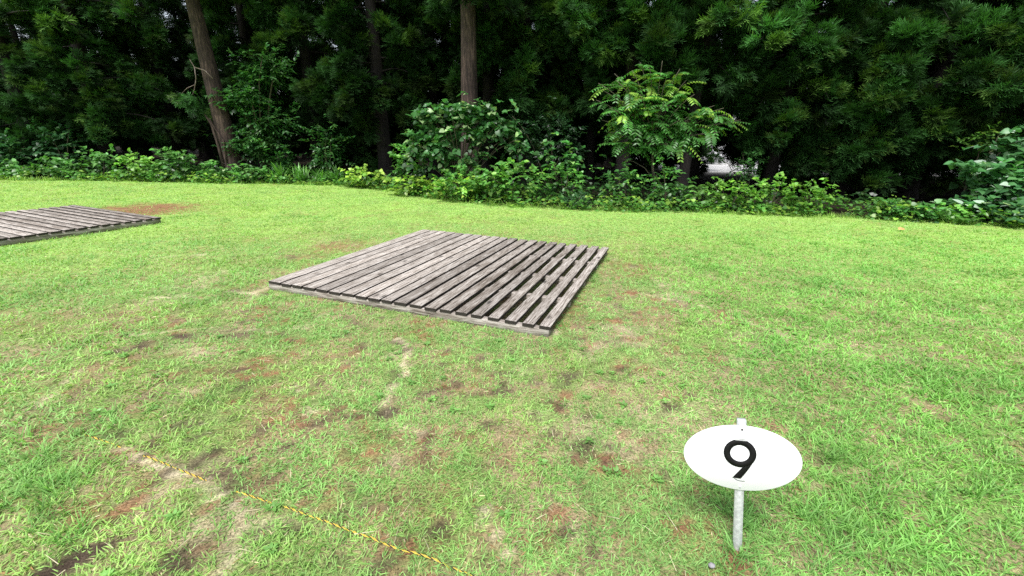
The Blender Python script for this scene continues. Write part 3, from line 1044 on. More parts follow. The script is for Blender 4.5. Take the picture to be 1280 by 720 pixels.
def extra_bough(root, px, py, Y, frm, tone=1.2, n=9, size=.5, sprayL=.38, name='bough', label=None):
    """a foliage bough reaching from the trunk to a given place"""
    base = np.array(root.location)
    tip = at(px, py, Y) - base
    p0 = np.array(frm(max(.6, tip[2] + .5)))
    t = np.linspace(0, 1, 9)[:, None]
    path = p0 * (1 - t) + tip * t + UPV * (.35 * np.sin(t * math.pi))
    fb = Buf()
    od = nrm(path[-1] - path[0])
    cedar_foliage(fb, path, od, n, sprayL, tone, seg=.6, spread=size)
    k = fb.n
    o = fb.build(name, M_CEDAR, root)
    wb = Buf(); wb.tube(path, np.linspace(.03, .006, 9), (1, 1, 1), sides=4)
    wb.build('twig', M_BARKD, o, smooth=True)
    return o


trees = {}
FR = [  # key, px, Y, H, r0, hb, rad, lean, tone, dens, label
    ('lean', 296, 16.3, 14, .31, 6.0, 2.3, (-.066, .0), .9, 14, 'cedar with thick bare trunk leaning left behind the low border on the left', False),
    ('t2', 484, 17.0, 14, .27, 2.9, 2.4, (-.02, .0), .75, 14, 'cedar with tall dark straight trunk left of the reddish trunk', True),
    ('t3', 588, 14.2, 14, .29, 5.2, 2.0, (.0, .02), .85, 12, 'cedar with straight bare reddish brown trunk behind the heart leaved shrub', False),
    ('t4', 699, 18.5, 13, .17, 2.6, 2.2, (.0, .0), .8, 15, 'slim cedar with short piece of trunk showing right of the reddish trunk', False),
    ('t5', 851, 14.0, 12, .17, 3.0, 1.7, (.035, .03), .85, 13, 'slim cedar rising behind the tree with feathery compound leaves', True),
    ('t650', 655, 16.2, 13, .2, 2.7, 1.9, (.0, .0), 1.0, 18, 'cedar with hanging tufted boughs right of the reddish trunk', True),
    ('t760', 775, 14.6, 13, .22, 3.9, 2.4, (.0, .0), 1.15, 18, 'cedar with bright tipped boughs high over the feathery leaved tree', True),
    ('t950', 958, 14.4, 13, .20, 1.5, 2.3, (.0, .0), 1.25, 19, 'cedar with bright full boughs at the top right of centre', True),
    ('t1030', 1040, 14.4, 13, .25, .7, 2.5, (.0, .0), 1.0, 18, 'dark cedar with low boughs right of the bright boughs', True),
    ('t1110', 1130, 14.2, 13, .26, .9, 2.7, (.0, .0), 1.1, 19, 'large cedar with foliage almost to the ground on the right', True),
    ('t1210', 1235, 13.2, 13, .26, 1.6, 2.5, (.0, .0), 1.1, 19, 'large cedar behind the vine tangle at the right edge', True),
    ('t1330', 1345, 12.6, 13, .26, 1.3, 2.6, (.0, .0), 1.1, 16, 'cedar spreading in from beyond the right edge', True),
    ('t60', 52, 18.0, 14, .25, 1.2, 2.5, (.0, .0), 1.0, 17, 'cedar with drooping boughs at the top left corner', True),
    ('t130', 140, 18.2, 14, .27, 1.5, 2.5, (.0, .0), 1.0, 18, 'cedar with tiered boughs left of the leaning trunk', True),
    ('t-60', -90, 18.5, 14, .25, 1.0, 2.8, (.0, .0), .9, 14, 'cedar spreading in from beyond the left edge', True),
    ('t390', 400, 18.5, 14, .25, 1.2, 2.6, (.0, .0), .85, 18, 'cedar with dark hanging foliage between the leaning trunk and the tall dark trunk', True),
    ('t220', 225, 21.0, 14, .25, 1.6, 2.6, (.0, .0), .8, 14, 'cedar seen just left of the leaning trunk and farther back', True),
    ('t330', 332, 20.5, 14, .22, 2.2, 2.5, (.0, .0), .85, 14, 'cedar seen just right of the leaning trunk and farther back', True),
]
for (k, px, Yd, H, r0, hb, rad, lean, tone, dens, lab, dk) in FR:
    trees[k] = make_cedar(gp(px, Yd), H, r0, hb, rad, lean, 44, tone, lab, 'cedars along the edge of the forest', dk, dens)

# reaching boughs of the front row
for (k, px, py, Yd, tone, n, size) in [
        ('t60', 95, 32, 16.2, 1.7, 9, .45), ('t60', 30, 85, 16.4, 1.1, 10, .6), ('t60', 60, 10, 16.4, 1.0, 10, .6), ('t130', 130, 125, 16.6, .9, 10, .6),
        ('t130', 105, 95, 16.4, 1.1, 8, .5), ('t130', 150, 160, 17.0, .8, 10, .6), ('t130', 170, 20, 16.8, 1.0, 10, .6),
        ('t390', 360, 55, 17.0, .8, 12, .7), ('t390', 430, 110, 17.2, .8, 12, .7), ('t390', 395, 160, 17.4, .7, 10, .6), ('t390', 330, 20, 17, .9, 12, .7),
        ('t2', 530, 60, 16.2, .8, 12, .7), ('t2', 440, 40, 16.4, .8, 12, .7), ('t2', 535, 110, 16.4, .7, 8, .5),
        ('t650', 655, 90, 14.8, 1.2, 12, .5), ('t650', 640, 50, 15.2, 1.0, 10, .5), ('t650', 690, 60, 15, 1.0, 10, .5),
        ('t760', 728, 35, 13.2, 1.9, 8, .45), ('t760', 790, 12, 13.2, 1.6, 9, .55), ('t760', 700, 12, 13.2, 1.5, 8, .4), ('t760', 835, 20, 13.3, 1.4, 8, .45),
        ('t950', 900, 28, 12.4, 1.8, 12, .6), ('t950', 950, 50, 12.3, 1.9, 12, .6), ('t950', 985, 32, 12.4, 1.9, 12, .55), ('t950', 930, 80, 12.6, 1.2, 10, .5),
        ('t950', 1000, 90, 12.8, 1.2, 10, .5), ('t1110', 1120, 90, 12.2, 1.2, 14, .8), ('t1110', 1085, 130, 12.2, 1.2, 14, .7), ('t1110', 1160, 140, 12.3, 1.0, 14, .7),
        ('t1110', 1060, 200, 12.4, .9, 14, .6), ('t1110', 1130, 50, 12.2, 1.3, 14, .8), ('t1210', 1215, 40, 11.8, 1.2, 14, .8), ('t1210', 1250, 110, 11.6, 1.1, 14, .8),
        ('t1210', 1195, 105, 11.9, 1.1, 12, .7), ('t1030', 1040, 60, 13, 1.1, 12, .7), ('t1030', 1020, 150, 13, .7, 12, .7),
        ('t950', 950, 130, 13.2, .7, 10, .6), ('t950', 965, 180, 13.4, .6, 10, .6), ('t1030', 1010, 205, 13.2, .7, 12, .6), ('t1030', 1050, 170, 13, .8, 12, .6), ('t1110', 1100, 215, 12.8, .7, 12, .6),
        ('t1110', 1150, 190, 12.6, .8, 12, .6), ('t1210', 1200, 170, 12.6, .8, 12, .6), ('t1210', 1180, 225, 13, .5, 10, .6), ('t2', 470, 130, 16.0, .6, 10, .6), ('t2', 455, 165, 16.2, .6, 10, .6),
        ('t650', 670, 130, 15.6, .8, 10, .5), ('t760', 740, 120, 13.8, .7, 12, .6), ('t760', 775, 60, 13.6, .9, 12, .6), ('t130', 100, 150, 17, .7, 10, .6), ('t130', 215, 120, 17.5, .7, 12, .6), ('t130', 230, 165, 17.6, .6, 10, .6)]:
    extra_bough(trees[k][0], px, py, Yd, trees[k][1], tone, n, size)

# dead branches and hanging tuft on the leaning trunk
def dead_branches():
    root = trees['lean'][0]; base = np.array(root.location)
    b = Buf()
    def line(pts, r, Yd=15.9):
        P = np.array([at(px, py, Yd) - base for px, py in pts]); b.tube(P, np.linspace(r, r * .5, len(P)), (1, 1, 1), sides=5)
    line([(266, 98), (256, 88), (243, 84), (237, 74)], .022)
    line([(243, 84), (245, 98), (243, 112), (240, 120)], .016)
    line([(243, 106), (234, 110), (226, 118)], .012)
    b.build('dead_branch', bark_mat('pale_dead_wood', [(.12, .08, .06), (.25, .19, .16), (.4, .33, .3)]), root)
    fb = Buf()
    P = np.array([at(px, py, 15.85) - base for px, py in ((240, 116), (239, 122), (238, 128), (240, 134))])
    cedar_foliage(fb, P, nrm(np.array([0, -.3, -1.])), 7, .32, 1.7, seg=0, spread=.35)
    fb.build('hanging_tuft', foliage_mat('yellowing_foliage', trans=.2, gain=1.25, nscale=1, var=.2), root)


dead_branches()


# two thin reddish leaning stems beside the leaning trunk
def thin_snag():
    p = gp(278, 16.0)
    root = empty('dead_sapling', tuple(p)); tag(root, 'thin dead leaning stem left of the leaning cedar trunk', 'tree')
    b = Buf()
    for pts, r in (([(281, 214), (272, 180), (264, 155), (254, 140)], .05), ([(284, 205), (279, 175), (268, 160), (262, 148)], .03)):
        P = np.array([at(px, py, 16.0) - p for px, py in pts]); b.tube(P, np.linspace(r, r * .5, len(P)), (1, 1, 1), sides=7, wob=.3)
    b.build('trunk', M_BARK, root, smooth=True)


thin_snag()

# rows deeper in the forest: three builds, copied
protos = []
for v in range(3):
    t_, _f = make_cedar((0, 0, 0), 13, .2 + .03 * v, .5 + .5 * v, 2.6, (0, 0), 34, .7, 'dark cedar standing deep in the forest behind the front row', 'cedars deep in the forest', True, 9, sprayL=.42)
    protos.append(t_)
rows = []
for j, Yd in enumerate((21.8, 24.5, 28.0, 32.0)):
    for i in range(16):
        px = -330 + i * 130 + (j % 2) * 65 + rng.uniform(-22, 22)
        # the right side of the forest starts nearer
        yy = Yd - 5.0 * np.clip((px - 450) / 900, 0, 1) + rng.uniform(-.6, .6)
        if abs(px - 910) < 24 and j > 0: continue
        rows.append(gp(px, yy))
for px, yy in ((515, 19.5), (545, 18.6), (560, 22.5), (450, 20.5), (640, 20.3), (735, 18.0), (862, 18.8), (1000, 17.5), (610, 17.2)):
    rows.append(gp(px, yy))
for yy in (36.0, 40.0):
    for i in range(22):
        px = -420 + i * 92 + rng.uniform(-20, 20)
        if abs(px - 910) < 26: continue
        rows.append(gp(px, yy + rng.uniform(-1, 1)))
first = [True] * 3
for i, p in enumerate(rows):
    v = i % 3 if p[1] < 34 else 0
    if first[v]: o = protos[v]; first[v] = False
    else: o = copy_tree(protos[v])
    o.location = (p[0], p[1], 0); o.rotation_euler = (0, 0, rng.uniform(0, 6.28)); s = rng.uniform(.85, 1.15); o.scale = (s, s, s)


# ------------------------------------------------------------------ broadleaf plants
def cols(n, base, var=.3, hi=None, phi=0.0):
    c = np.array(base)[None] * rng.uniform(1 - var, 1 + var, (n, 1)) * (1 + rng.normal(0, .06, (n, 3)))
    if hi is not None:
        k = rng.random(n) < phi
        c[k] = np.array(hi) * rng.uniform(.8, 1.15, (k.sum(), 1))
    return np.clip(c, .003, .9)


def bush(name, label, cat, center, size, n_tw, T=LEAF, leaf=(.07, .045), col=(.05, .14, .03), hi=None, phi=0.0, per=7, group=None, stems=5, droop=.35, shell=.55,
         twl=.28, base_pt=None, flat=0.5, zmin=.03, root=None, part='leaves'):
    """center: world centre of the leaf volume, size: half axes"""
    c = np.array(center, float); s = np.array(size, float)
    bp = np.array([c[0], c[1], 0]) if base_pt is None else np.array(base_pt, float)
    if root is None:
        root = empty(name, (bp[0], bp[1], 0)); tag(root, label, cat, group)
    d = nrm(rng.normal(0, 1, (n_tw, 3)))
    r = (shell + (1 - shell) * rng.random(n_tw)) * (1 + .22 * (rng.random(n_tw) - .5)) * (1 + .45 * (rng.random(n_tw) < .12))
    # uneven outline: lobes
    lob = 1 + .22 * np.sin(3 * np.arctan2(d[:, 1], d[:, 0]) + rng.uniform(0, 6)) * (1 - abs(d[:, 2])) + .18 * np.sin(5 * d[:, 2] + rng.uniform(0, 6))
    P0 = c + d * (r * lob)[:, None] * s
    P0[:, 2] = np.maximum(P0[:, 2], zmin + rng.random(n_tw) * .08)
    out = nrm(d * s + UPV * .35 + rng.normal(0, .35, (n_tw, 3)))
    t = (np.arange(per) + .5) / per
    tw = twl * rng.uniform(.6, 1.3, n_tw)
    # twig arcs
    Pt = P0[:, None] + out[:, None] * (t[None, :, None] - .5) * tw[:, None, None] - UPV * (droop * (t[None, :, None] ** 2) * tw[:, None, None])
    N = n_tw * per
    side = nrm(np.cross(out, UPV + rng.normal(0, .2, (n_tw, 3))))
    sg = np.where(np.arange(per) % 2 == 0, 1, -1)[None, :, None]
    A = side[:, None] * sg + out[:, None] * .7 - UPV * droop * .8 + rng.normal(0, .25, (n_tw, per, 3))
    Rf = UPV * (1 + flat) + rng.normal(0, .45, (n_tw, per, 3)) + np.array([0, -.35, 0])
    tone = np.repeat(rng.uniform(.7, 1.25, n_tw), per)[:, None]
    C = cols(N, col, .22, hi, phi) * tone
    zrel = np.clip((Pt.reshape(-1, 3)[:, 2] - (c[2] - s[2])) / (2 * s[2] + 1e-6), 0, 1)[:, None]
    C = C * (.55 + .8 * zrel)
    L = rng.uniform(.65, 1.35, N) * leaf[0] * 1.04
    b = Buf()
    P = Pt.reshape(-1, 3) - np.array([bp[0], bp[1], 0])
    P[:, 2] = np.maximum(P[:, 2], .02)
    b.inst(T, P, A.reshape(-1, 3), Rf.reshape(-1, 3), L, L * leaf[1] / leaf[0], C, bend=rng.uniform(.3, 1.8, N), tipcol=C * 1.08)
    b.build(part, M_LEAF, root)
    if stems:
        sb = Buf()
        for i in rng.choice(n_tw, min(stems, n_tw), replace=False):
            e = P0[i] - np.array([bp[0], bp[1], 0]); st = np.array([rng.normal(0, .05), rng.normal(0, .05), -.05])
            tt = np.linspace(0, 1, 7)[:, None]
            pth = st * (1 - tt) + e * tt + UPV * (.18 * np.sin(tt * math.pi) * e[2]) + rng.normal(0, .012, (7, 3))
            sb.tube(pth, np.linspace(.012, .004, 7) * (1 + e[2] * .4), (1, 1, 1), sides=5)
        sb.build('stem', M_STEM, root, smooth=True)
    return root


GREEN = (.11, .30, .065); BRIGHT = (.24, .50, .085); YELG = (.40, .58, .09)


def box_px(x0, x1, y0, y1, Yd, depth=.6):
    """centre and half sizes of a volume covering a photo rectangle at depth Yd"""
    a, b_ = at(x0, (y0 + y1) / 2, Yd), at(x1, (y0 + y1) / 2, Yd)
    t, bo = at((x0 + x1) / 2, y0, Yd), at((x0 + x1) / 2, y1, Yd)
    z0, z1 = max(bo[2], 0), t[2]
    return ((a[0] + b_[0]) / 2, Yd, (z0 + z1) / 2), ((b_[0] - a[0]) / 2, depth, (z1 - z0) / 2)


def pbush(name, label, cat, rect, Yd, dens, depth=.6, **kw):
    c, s = box_px(*rect, Yd, depth)
    s = (s[0] * .9, s[1], s[2] * .9)
    area = s[0] * s[2] * 4
    return bush(name, label, cat, c, s, int(dens * area), **kw)


# shrub climbing beside the leaning trunk (several tiers on one plant)
p = gp(335, 16.3)
root = None
for (rect, n) in (((300, 372, 62, 112), 45), ((268, 340, 105, 140), 38), ((290, 380, 128, 175), 48), ((280, 352, 160, 200), 40), ((330, 372, 180, 215), 30), ((300, 330, 85, 135), 30)):
    c, s = box_px(*rect, 16.1, .5)
    r_ = bush('layered_shrub', 'small leaved shrub in loose tiers climbing beside the leaning cedar trunk', 'shrub', c, s, int(n * 3.2), leaf=(.13, .062), col=(.055, .18, .042), hi=(.09, .22, .05), phi=.25,
              base_pt=(p[0], p[1], 0), root=root, stems=3, per=8, twl=.42, droop=.3, shell=.3)
    root = r_
pbush('layered_shrub', 'small leaved shrub with flat tiers left of the tall dark trunk', 'shrub', (378, 438, 150, 222), 15.9, 46, leaf=(.12, .06), col=(.055, .18, .042), hi=(.09, .2, .04), phi=.2, per=8, twl=.42, stems=5, shell=.3)
pbush('leafy_shrub', 'dark leafy shrub at the far left end of the border', 'shrub', (-40, 55, 165, 228), 16.3, 42, leaf=(.15, .09), col=(.035, .12, .035), hi=(.08, .2, .06), phi=.15, stems=5)
pbush('leafy_shrub', 'dark rounded shrub under the drooping cedar boughs at the left', 'shrub', (45, 110, 152, 222), 16.6, 36, leaf=(.15, .09), col=(.028, .10, .03), hi=(.07, .17, .05), phi=.12, stems=5)
# low leafy band on the left, plant by plant
for i, (x0, x1, y0, y1, cl, ph, lab) in enumerate([
        (-30, 40, 198, 232, GREEN, .1, 'low leafy plant in the left corner of the border'),
        (35, 105, 192, 230, GREEN, .2, 'low leafy plant under the dark rounded shrub'),
        (98, 150, 184, 230, GREEN, .25, 'upright bright leaved plant in the left border'),
        (145, 200, 190, 232, BRIGHT, .2, 'bright green bushy plant left of the leaning trunk foot'),
        (190, 250, 182, 232, GREEN, .3, 'taller pale topped bushy plant left of the leaning trunk foot'),
        (240, 290, 196, 234, GREEN, .15, 'broad leaved low plant at the foot of the leaning trunk'),
        (285, 345, 202, 234, GREEN, .1, 'low leafy plant just right of the leaning trunk foot')]):
    pbush('border_plant', lab, 'plant', (x0, x1, y0, y1), 15.55 + .1 * (i % 3), 62, .5, leaf=(.13, .085), col=cl, hi=(.15, .33, .08), phi=ph, T=LEAF if i % 2 else HEART, stems=4, per=6, group='low plants along the left border')


# spiky sasa-like tufts
def spiky(px, Yd, label, h=.55, n=60):
    p = gp(px, Yd); root = empty('spiky_plant', tuple(p)); tag(root, label, 'plant', 'spiky tufts along the left border')
    az = rng.uniform(0, 6.28, n); t = rng.uniform(.1, 1.1, n)
    A = np.stack([np.cos(az) * np.sin(t), np.sin(az) * np.sin(t), np.cos(t)], 1)
    P = np.stack([rng.normal(0, .1, n), rng.normal(0, .08, n), rng.uniform(0, h * .4, n)], 1)
    L = rng.uniform(.5, 1.0, n) * h
    sd = np.stack([-A[:, 1], A[:, 0], A[:, 0] * 0], 1)
    C = cols(n, (.15, .37, .075), .3)
    b = Buf(); b.inst(BLADE, P, A, np.cross(A, sd), L, L * .075, C, bend=rng.uniform(.3, 1.3, n), tipcol=C * 1.2)
    b.build('leaves', M_LEAF, root)


for px, lab in ((352, 'spiky leaved tuft right of the leaning trunk'), (378, 'spiky tuft second from the left in the spiky row'), (400, 'spiky tuft third from the left in the spiky row'), (420, 'spiky tuft at the right end of the spiky row')):
    spiky(px, 15.5, lab, rng.uniform(.55, .75), 85)

# yellow-green weeds where the border swings forward
pbush('border_plant', 'yellow green low weeds below the tall dark trunk', 'plant', (425, 490, 205, 238), 14.4, 60, .5, leaf=(.11, .08), col=(.22, .42, .06), hi=YELG, phi=.4, stems=3, T=HEART)
pbush('border_plant', 'yellow green low weeds left of the mulberry like bush', 'plant', (480, 545, 218, 248), 12.7, 75, .5, leaf=(.10, .075), col=(.22, .42, .06), hi=YELG, phi=.4, stems=3, T=HEART)
pbush('border_plant', 'upright leafy weed behind the yellow green weeds', 'plant', (487, 530, 165, 235), 13.2, 55, .4, leaf=(.11, .07), col=GREEN, hi=BRIGHT, phi=.3, stems=4)
pbush('border_plant', 'low bright weeds at the lawn edge below the heart leaved shrub', 'plant', (535, 612, 215, 253), 11.9, 75, .5, leaf=(.09, .07), col=BRIGHT, hi=YELG, phi=.25, stems=3, T=HEART)

# heart-leaved shrub with arching canopy
p = gp(575, 12.9); root = None
for (rect, n) in (((515, 560, 118, 165), 34), ((545, 625, 124, 150), 60), ((555, 640, 135, 190), 48), ((570, 615, 120, 165), 30), ((600, 650, 130, 175), 30), ((520, 575, 150, 215), 48), ((505, 535, 150, 205), 22), ((620, 668, 160, 200), 26), ((560, 610, 180, 215), 20)):
    c, s = box_px(*rect, 12.7, .45)
    root = bush('heart_leaved_shrub', 'arching shrub with big heart shaped leaves in front of the reddish trunk', 'shrub', c, s, int(n * 1.45), T=HEART, leaf=(.13, .108), col=(.075, .23, .060), hi=(.38, .56, .24), phi=.14,
                base_pt=(p[0], p[1], 0), root=root, stems=3, per=5, twl=.35, droop=.7, flat=.1, shell=.1)
# mulberry-like bright bush
root = pbush('bright_bush', 'full bright green bush of lobed leaves behind the deck', 'bush', (598, 690, 192, 256), 11.45, 85, .55, T=HEART, leaf=(.095, .08), col=(.12, .32, .06), hi=(.26, .50, .09), phi=.25, stems=6, per=6, twl=.25, shell=.6)
pbush('bright_bush', 'bright green bush touching the lobed leaf bush on its right', 'bush', (672, 742, 205, 258), 11.5, 75, .5, T=HEART, leaf=(.09, .07), col=(.10, .28, .055), hi=(.13, .30, .05), phi=.2, stems=5, per=6, twl=.25)
pbush('bright_bush', 'leafy green bush on the left flank of the lobed leaf bush', 'bush', (545, 615, 200, 250), 12.0, 75, .5, T=HEART, leaf=(.09, .075), col=(.10, .28, .055), hi=(.15, .32, .06), phi=.2, stems=5, per=6, twl=.25)
pbush('dark_shrub', 'dark fine leaved shrub behind the lobed leaf bush', 'shrub', (640, 740, 140, 220), 13.6, 60, .6, leaf=(.12, .035), col=(.018, .06, .018), stems=4, per=9, twl=.3)
pbush('leafy_shrub', 'sprig of drooping heart leaves left of the feathery leaved tree', 'shrub', (672, 735, 165, 235), 12.0, 34, .35, T=HEART, leaf=(.115, .09), col=(.08, .25, .06), hi=(.2, .36, .1), phi=.12, stems=4, per=5, droop=.7)

# feathery weed at the lawn edge
pbush('feathery_weed', 'soft feathery grey green weed at the lawn edge', 'weed', (702, 742, 236, 264), 10.75, 190, .25, T=SLEAF, leaf=(.075, .014), col=(.07, .19, .07), stems=4, per=10, twl=.18)


# tree with compound leaves
def pinnate(b, sb, P, d, L, n=8, leaflet=(.13, .045), col=(.07, .2, .035), droop=.55):
    """one compound leaf starting at P heading d"""
    t = np.linspace(.12, 1, n)
    d = nrm(d)
    path = P + d * (t[:, None] * L) - UPV * (droop * (t[:, None] ** 2) * L)
    tan_ = nrm(np.gradient(path, axis=0))
    side = nrm(np.cross(tan_, UPV))
    A = np.concatenate([side * 1 + tan_ * .45, -side * 1 + tan_ * .45]); A[:, 2] -= .25
    PP = np.concatenate([path, path])
    N = len(PP)
    up = np.cross(side, tan_)
    Rf = np.concatenate([up, up]) + rng.normal(0, .15, (N, 3))
    prof = np.sin(np.linspace(.25, 2.6, n)) * .5 + .6
    Ls = np.concatenate([prof, prof]) * leaflet[0] * rng.uniform(.9, 1.1, N)
    tone = rng.uniform(.7, 1.3)
    C = cols(N, np.array(col) * tone, .12)
    b.inst(LEAF, PP, A, Rf, Ls, Ls * leaflet[1] / leaflet[0], C, bend=rng.uniform(.3, 1.4, N), tipcol=C * 1.1)
    sb.tube(np.concatenate([P[None], path]), np.linspace(.005, .002, n + 1), (1, 1, 1), sides=3)


def compound_tree():
    Yd = 11.9
    p = gp(815, Yd)
    root = empty('compound_leaved_tree', tuple(p)); tag(root, 'young tree with feathery compound leaves in a spreading umbrella', 'tree')
    lb, sb, rb = Buf(), Buf(), Buf()
    fork = at(815, 182, Yd) - p
    sb.tube(np.array([(0, 0, -.1), (0.02, 0, .5), fork * .6 + [.02, 0, 0], fork]), [.05, .042, .036, .03], (1, 1, 1), sides=9)
    tips = [(748, 104, 11.6), (768, 92, 11.8), (800, 78, 11.8), (828, 76, 11.6), (850, 86, 11.9), (912, 142, 11.6), (926, 150, 11.7), (893, 132, 11.7), (752, 112, 11.6), (770, 100, 11.3), (790, 88, 11.6), (812, 84, 11.7), (835, 90, 11.4), (858, 100, 11.6), (868, 118, 11.3), (800, 118, 11.1), (762, 135, 11.2), (780, 150, 11.2),
            (830, 128, 11.1), (850, 150, 11.2), (885, 140, 11.4), (905, 135, 11.5), (920, 152, 11.5), (900, 165, 11.3), (760, 165, 11.5), (815, 152, 11.2), (845, 112, 11.9), (780, 125, 12), (870, 150, 12), (810, 100, 12.2), (880, 172, 11.6), (752, 150, 11.8), (770, 178, 11.4), (795, 185, 11.6), (835, 180, 11.3), (745, 125, 12), (860, 180, 11.6), (800, 165, 11.9), (790, 135, 11.8), (835, 150, 12)]
    for (tx, ty, ty_) in tips:
        e = at(tx, ty, ty_) - p
        tt = np.linspace(0, 1, 8)[:, None]
        mid = fork + np.array([(e[0] - fork[0]) * .45, (e[1] - fork[1]) * .4, (e[2] - fork[2]) * .75])
        path = fork * (1 - tt) ** 2 + mid * 2 * tt * (1 - tt) + e * tt * tt
        sb.tube(path, np.linspace(.022, .006, 8), (1, 1, 1), sides=5)
        hd = nrm(path[-1] - path[-3])
        for k_ in range(rng.integers(10, 17)):
            tq = rng.uniform(.35, 1.0); st = path[int(tq * 7)]
            a_ = rng.uniform(0, 6.28)
            d = nrm(hd * rng.uniform(.1, .9) + np.array([math.cos(a_), math.sin(a_), rng.uniform(-.15, .30)]))
            hi_ = rng.random() < ((.42 if ty < 125 or tx > 890 else .14) if tq > .6 else .05)
            pinnate(lb, rb, st, d, rng.uniform(.28, .60), n=int(rng.integers(6, 11)), leaflet=(rng.uniform(.09, .15), rng.uniform(.036, .05)),
                    col=((.30, .52, .08) if hi_ else (.085, .26, .05)), droop=rng.uniform(.15, .85))
    # arching bare side branch
    arc = np.array([at(px, py, 11.8) - p for px, py in ((815, 222), (806, 210), (792, 202), (776, 198))])
    sb.tube(arc, [.014, .012, .01, .008], (1, 1, 1), sides=5)
    sb.build('trunk', bark_mat('pale_stem', [(.06, .05, .03), (.13, .115, .075), (.24, .22, .16)], .4, 20), root, smooth=True)
    lb.build('crown', M_LEAF, root)
    rb.build('leaf_stalk', M_STEM, root)


compound_tree()


def pinnate_plant(px, Yd, label, h, n, L, col, name='fern_like_plant', tilt=.5, leaflet=(.09, .035)):
    p = gp(px, Yd); root = empty(name, tuple(p)); tag(root, label, 'plant')
    lb, rb = Buf(), Buf()
    for _ in range(n):
        a_ = rng.uniform(0, 6.28); z = rng.uniform(.1, h)
        d = np.array([math.cos(a_) * tilt, math.sin(a_) * tilt, .7])
        st = np.array([rng.normal(0, .12), rng.normal(0, .1), z])
        rb.tube(np.array([(0, 0, -.03), st * [.6, .6, .5], st + d * .02]), [.006, .005, .004], (1, 1, 1), sides=4)
        pinnate(lb, rb, st, d, L * rng.uniform(.7, 1.15), 9, leaflet, col, rng.uniform(.4, .9))
    lb.build('leaves', M_LEAF, root); rb.build('leaf_stalk', M_STEM, root)


pinnate_plant(872, 10.8, 'low plant with pale feathery leaves under the spreading umbrella tree', .5, 30, .42, (.13, .29, .06))
pinnate_plant(845, 11.2, 'darker feathery leaved seedling beside the pale feathery one', .5, 26, .4, (.05, .15, .03))
pinnate_plant(508, 13.4, 'tall shoot with paired leaflets standing left of the heart leaved shrub', .9, 14, .55, (.06, .17, .045), tilt=.25)

pbush('leafy_shrub', 'mid green undergrowth bush below the feathery leaved tree', 'shrub', (742, 812, 198, 258), 11.3, 60, .5, leaf=(.11, .055), col=(.07, .21, .045), hi=BRIGHT, phi=.12, stems=5)
pbush('leafy_shrub', 'bushy green plant right of the pale tree stem', 'shrub', (805, 868, 205, 260), 11.2, 65, .5, leaf=(.10, .055), col=(.08, .24, .05), hi=BRIGHT, phi=.15, stems=5)
for i, (x0, x1, y0, y1, Yd, lab, ph) in enumerate([
        (880, 945, 215, 267, 10.75, 'light green climbing weeds under the pale gap in the trees', .3),
        (935, 1000, 216, 269, 10.6, 'light green weeds heaped left of the arching tendrils', .3),
        (985, 1050, 228, 270, 10.45, 'light green weeds with arching tendrils on their right', .25)]):
    pbush('climbing_weed', lab, 'weed', (x0, x1, y0, y1), Yd, 105, .4, T=HEART, leaf=(.075, .06), col=(.15, .36, .055), hi=(.2, .40, .05), phi=ph, stems=6, per=6, twl=.24, group='light green weeds along the right border')
pbush('border_plant', 'leafy sprig reaching up left of the right border', 'plant', (1092, 1130, 246, 285), 9.95, 130, .3, leaf=(.085, .045), col=(.08, .25, .05), hi=(.12, .28, .06), phi=.2, stems=4)
pbush('border_plant', 'low leafy plant with pale blotched leaves in the right border', 'plant', (1125, 1175, 250, 286), 9.8, 110, .3, T=HEART, leaf=(.10, .08), col=(.09, .26, .06), hi=(.35, .48, .3), phi=.1, stems=4)
pbush('border_plant', 'low yellow green weeds left of the vine tangle', 'plant', (1165, 1225, 254, 290), 9.6, 110, .3, T=HEART, leaf=(.08, .065), col=(.15, .34, .06), hi=(.4, .55, .32), phi=.1, stems=3)
pbush('leafy_shrub', 'dim loose shrub half hiding the bright gap between the trees', 'shrub', (912, 965, 182, 235), 13.2, 60, .4, leaf=(.10, .05), col=(.05, .15, .035), stems=5, shell=.2)
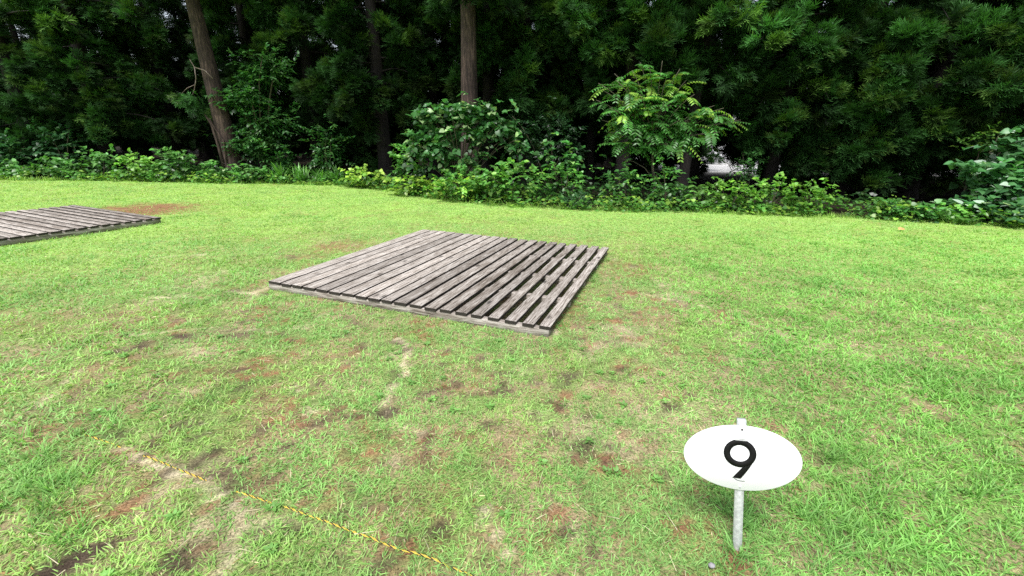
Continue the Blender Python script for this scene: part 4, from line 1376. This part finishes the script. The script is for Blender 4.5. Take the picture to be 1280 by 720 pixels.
# vine tangle at the right
root = None
p = gp(1262, 10.4)
for (rect, n, Yd) in (((1235, 1300, 160, 215), 46, 10.7), ((1200, 1260, 195, 235), 34, 10.5), ((1225, 1310, 205, 262), 60, 10.2), ((1185, 1240, 240, 280), 34, 9.9), ((1235, 1330, 245, 288), 60, 9.6)):
    c, s = box_px(*rect, Yd, .45)
    root = bush('vine_tangle', 'tangle of vines with large round pale backed leaves at the right edge', 'vine', c, s, int(n * 1.5), T=HEART, leaf=(.15, .135), col=(.08, .23, .075), hi=(.50, .64, .50), phi=.10,
                base_pt=(p[0], p[1], 0), root=root, stems=4, per=5, twl=.35, droop=.4, shell=.4)
pbush('leafy_shrub', 'light leafed branch glimpsed above the vine tangle', 'shrub', (1205, 1262, 155, 190), 11.6, 45, .4, leaf=(.10, .055), col=(.08, .2, .03), hi=(.2, .35, .05), phi=.2, stems=3)


# undergrowth: nobody could count it
def undergrowth():
    n = 3600
    x = rng.uniform(-24, 15, n)
    off = rng.random(n) ** 1.5 * 3.2
    off = np.where(x > 5.5, off * .5, off)
    kk = (x < 7.1) | (x > 8.1) | (rng.random(n) < .15); x, off = x[kk], off[kk]; n = len(x)
    y = edge_y(x) - .05 - .28 * sst(vnoise(x, x * 0, .5, 5), .35, .8) + off
    # keep the shady side low and dark
    per = 6
    hgt = rng.uniform(.03, .20, n) * (.5 + 1.6 * vnoise(x, x * 0 + 8, .45, 12)) * (1 + off * .25)
    P = np.repeat(np.stack([x, y, hgt], 1), per, 0) + rng.normal(0, 1, (n * per, 3)) * np.array([.10, .08, .05])
    P[:, 2] = np.maximum(P[:, 2], .03)
    a = rng.uniform(0, 6.28, n * per)
    A = np.stack([np.cos(a), np.sin(a), rng.uniform(-.3, .5, n * per)], 1)
    Rf = UPV + rng.normal(0, .4, (n * per, 3)) + [0, -.3, 0]
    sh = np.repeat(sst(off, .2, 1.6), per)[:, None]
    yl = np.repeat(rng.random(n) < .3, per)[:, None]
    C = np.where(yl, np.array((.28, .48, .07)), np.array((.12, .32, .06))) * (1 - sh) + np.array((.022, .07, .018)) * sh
    C = C * rng.uniform(.65, 1.3, (n * per, 1))
    L = rng.uniform(.05, .12, n * per)
    b = Buf(); b.inst(HEART, P, A, Rf, L, L * .8, C, bend=rng.uniform(.2, 1.6, n * per))
    tag(b.build('undergrowth', M_LEAF), 'leafy ground cover creeping along the forest edge', 'undergrowth', kind='stuff')


undergrowth()
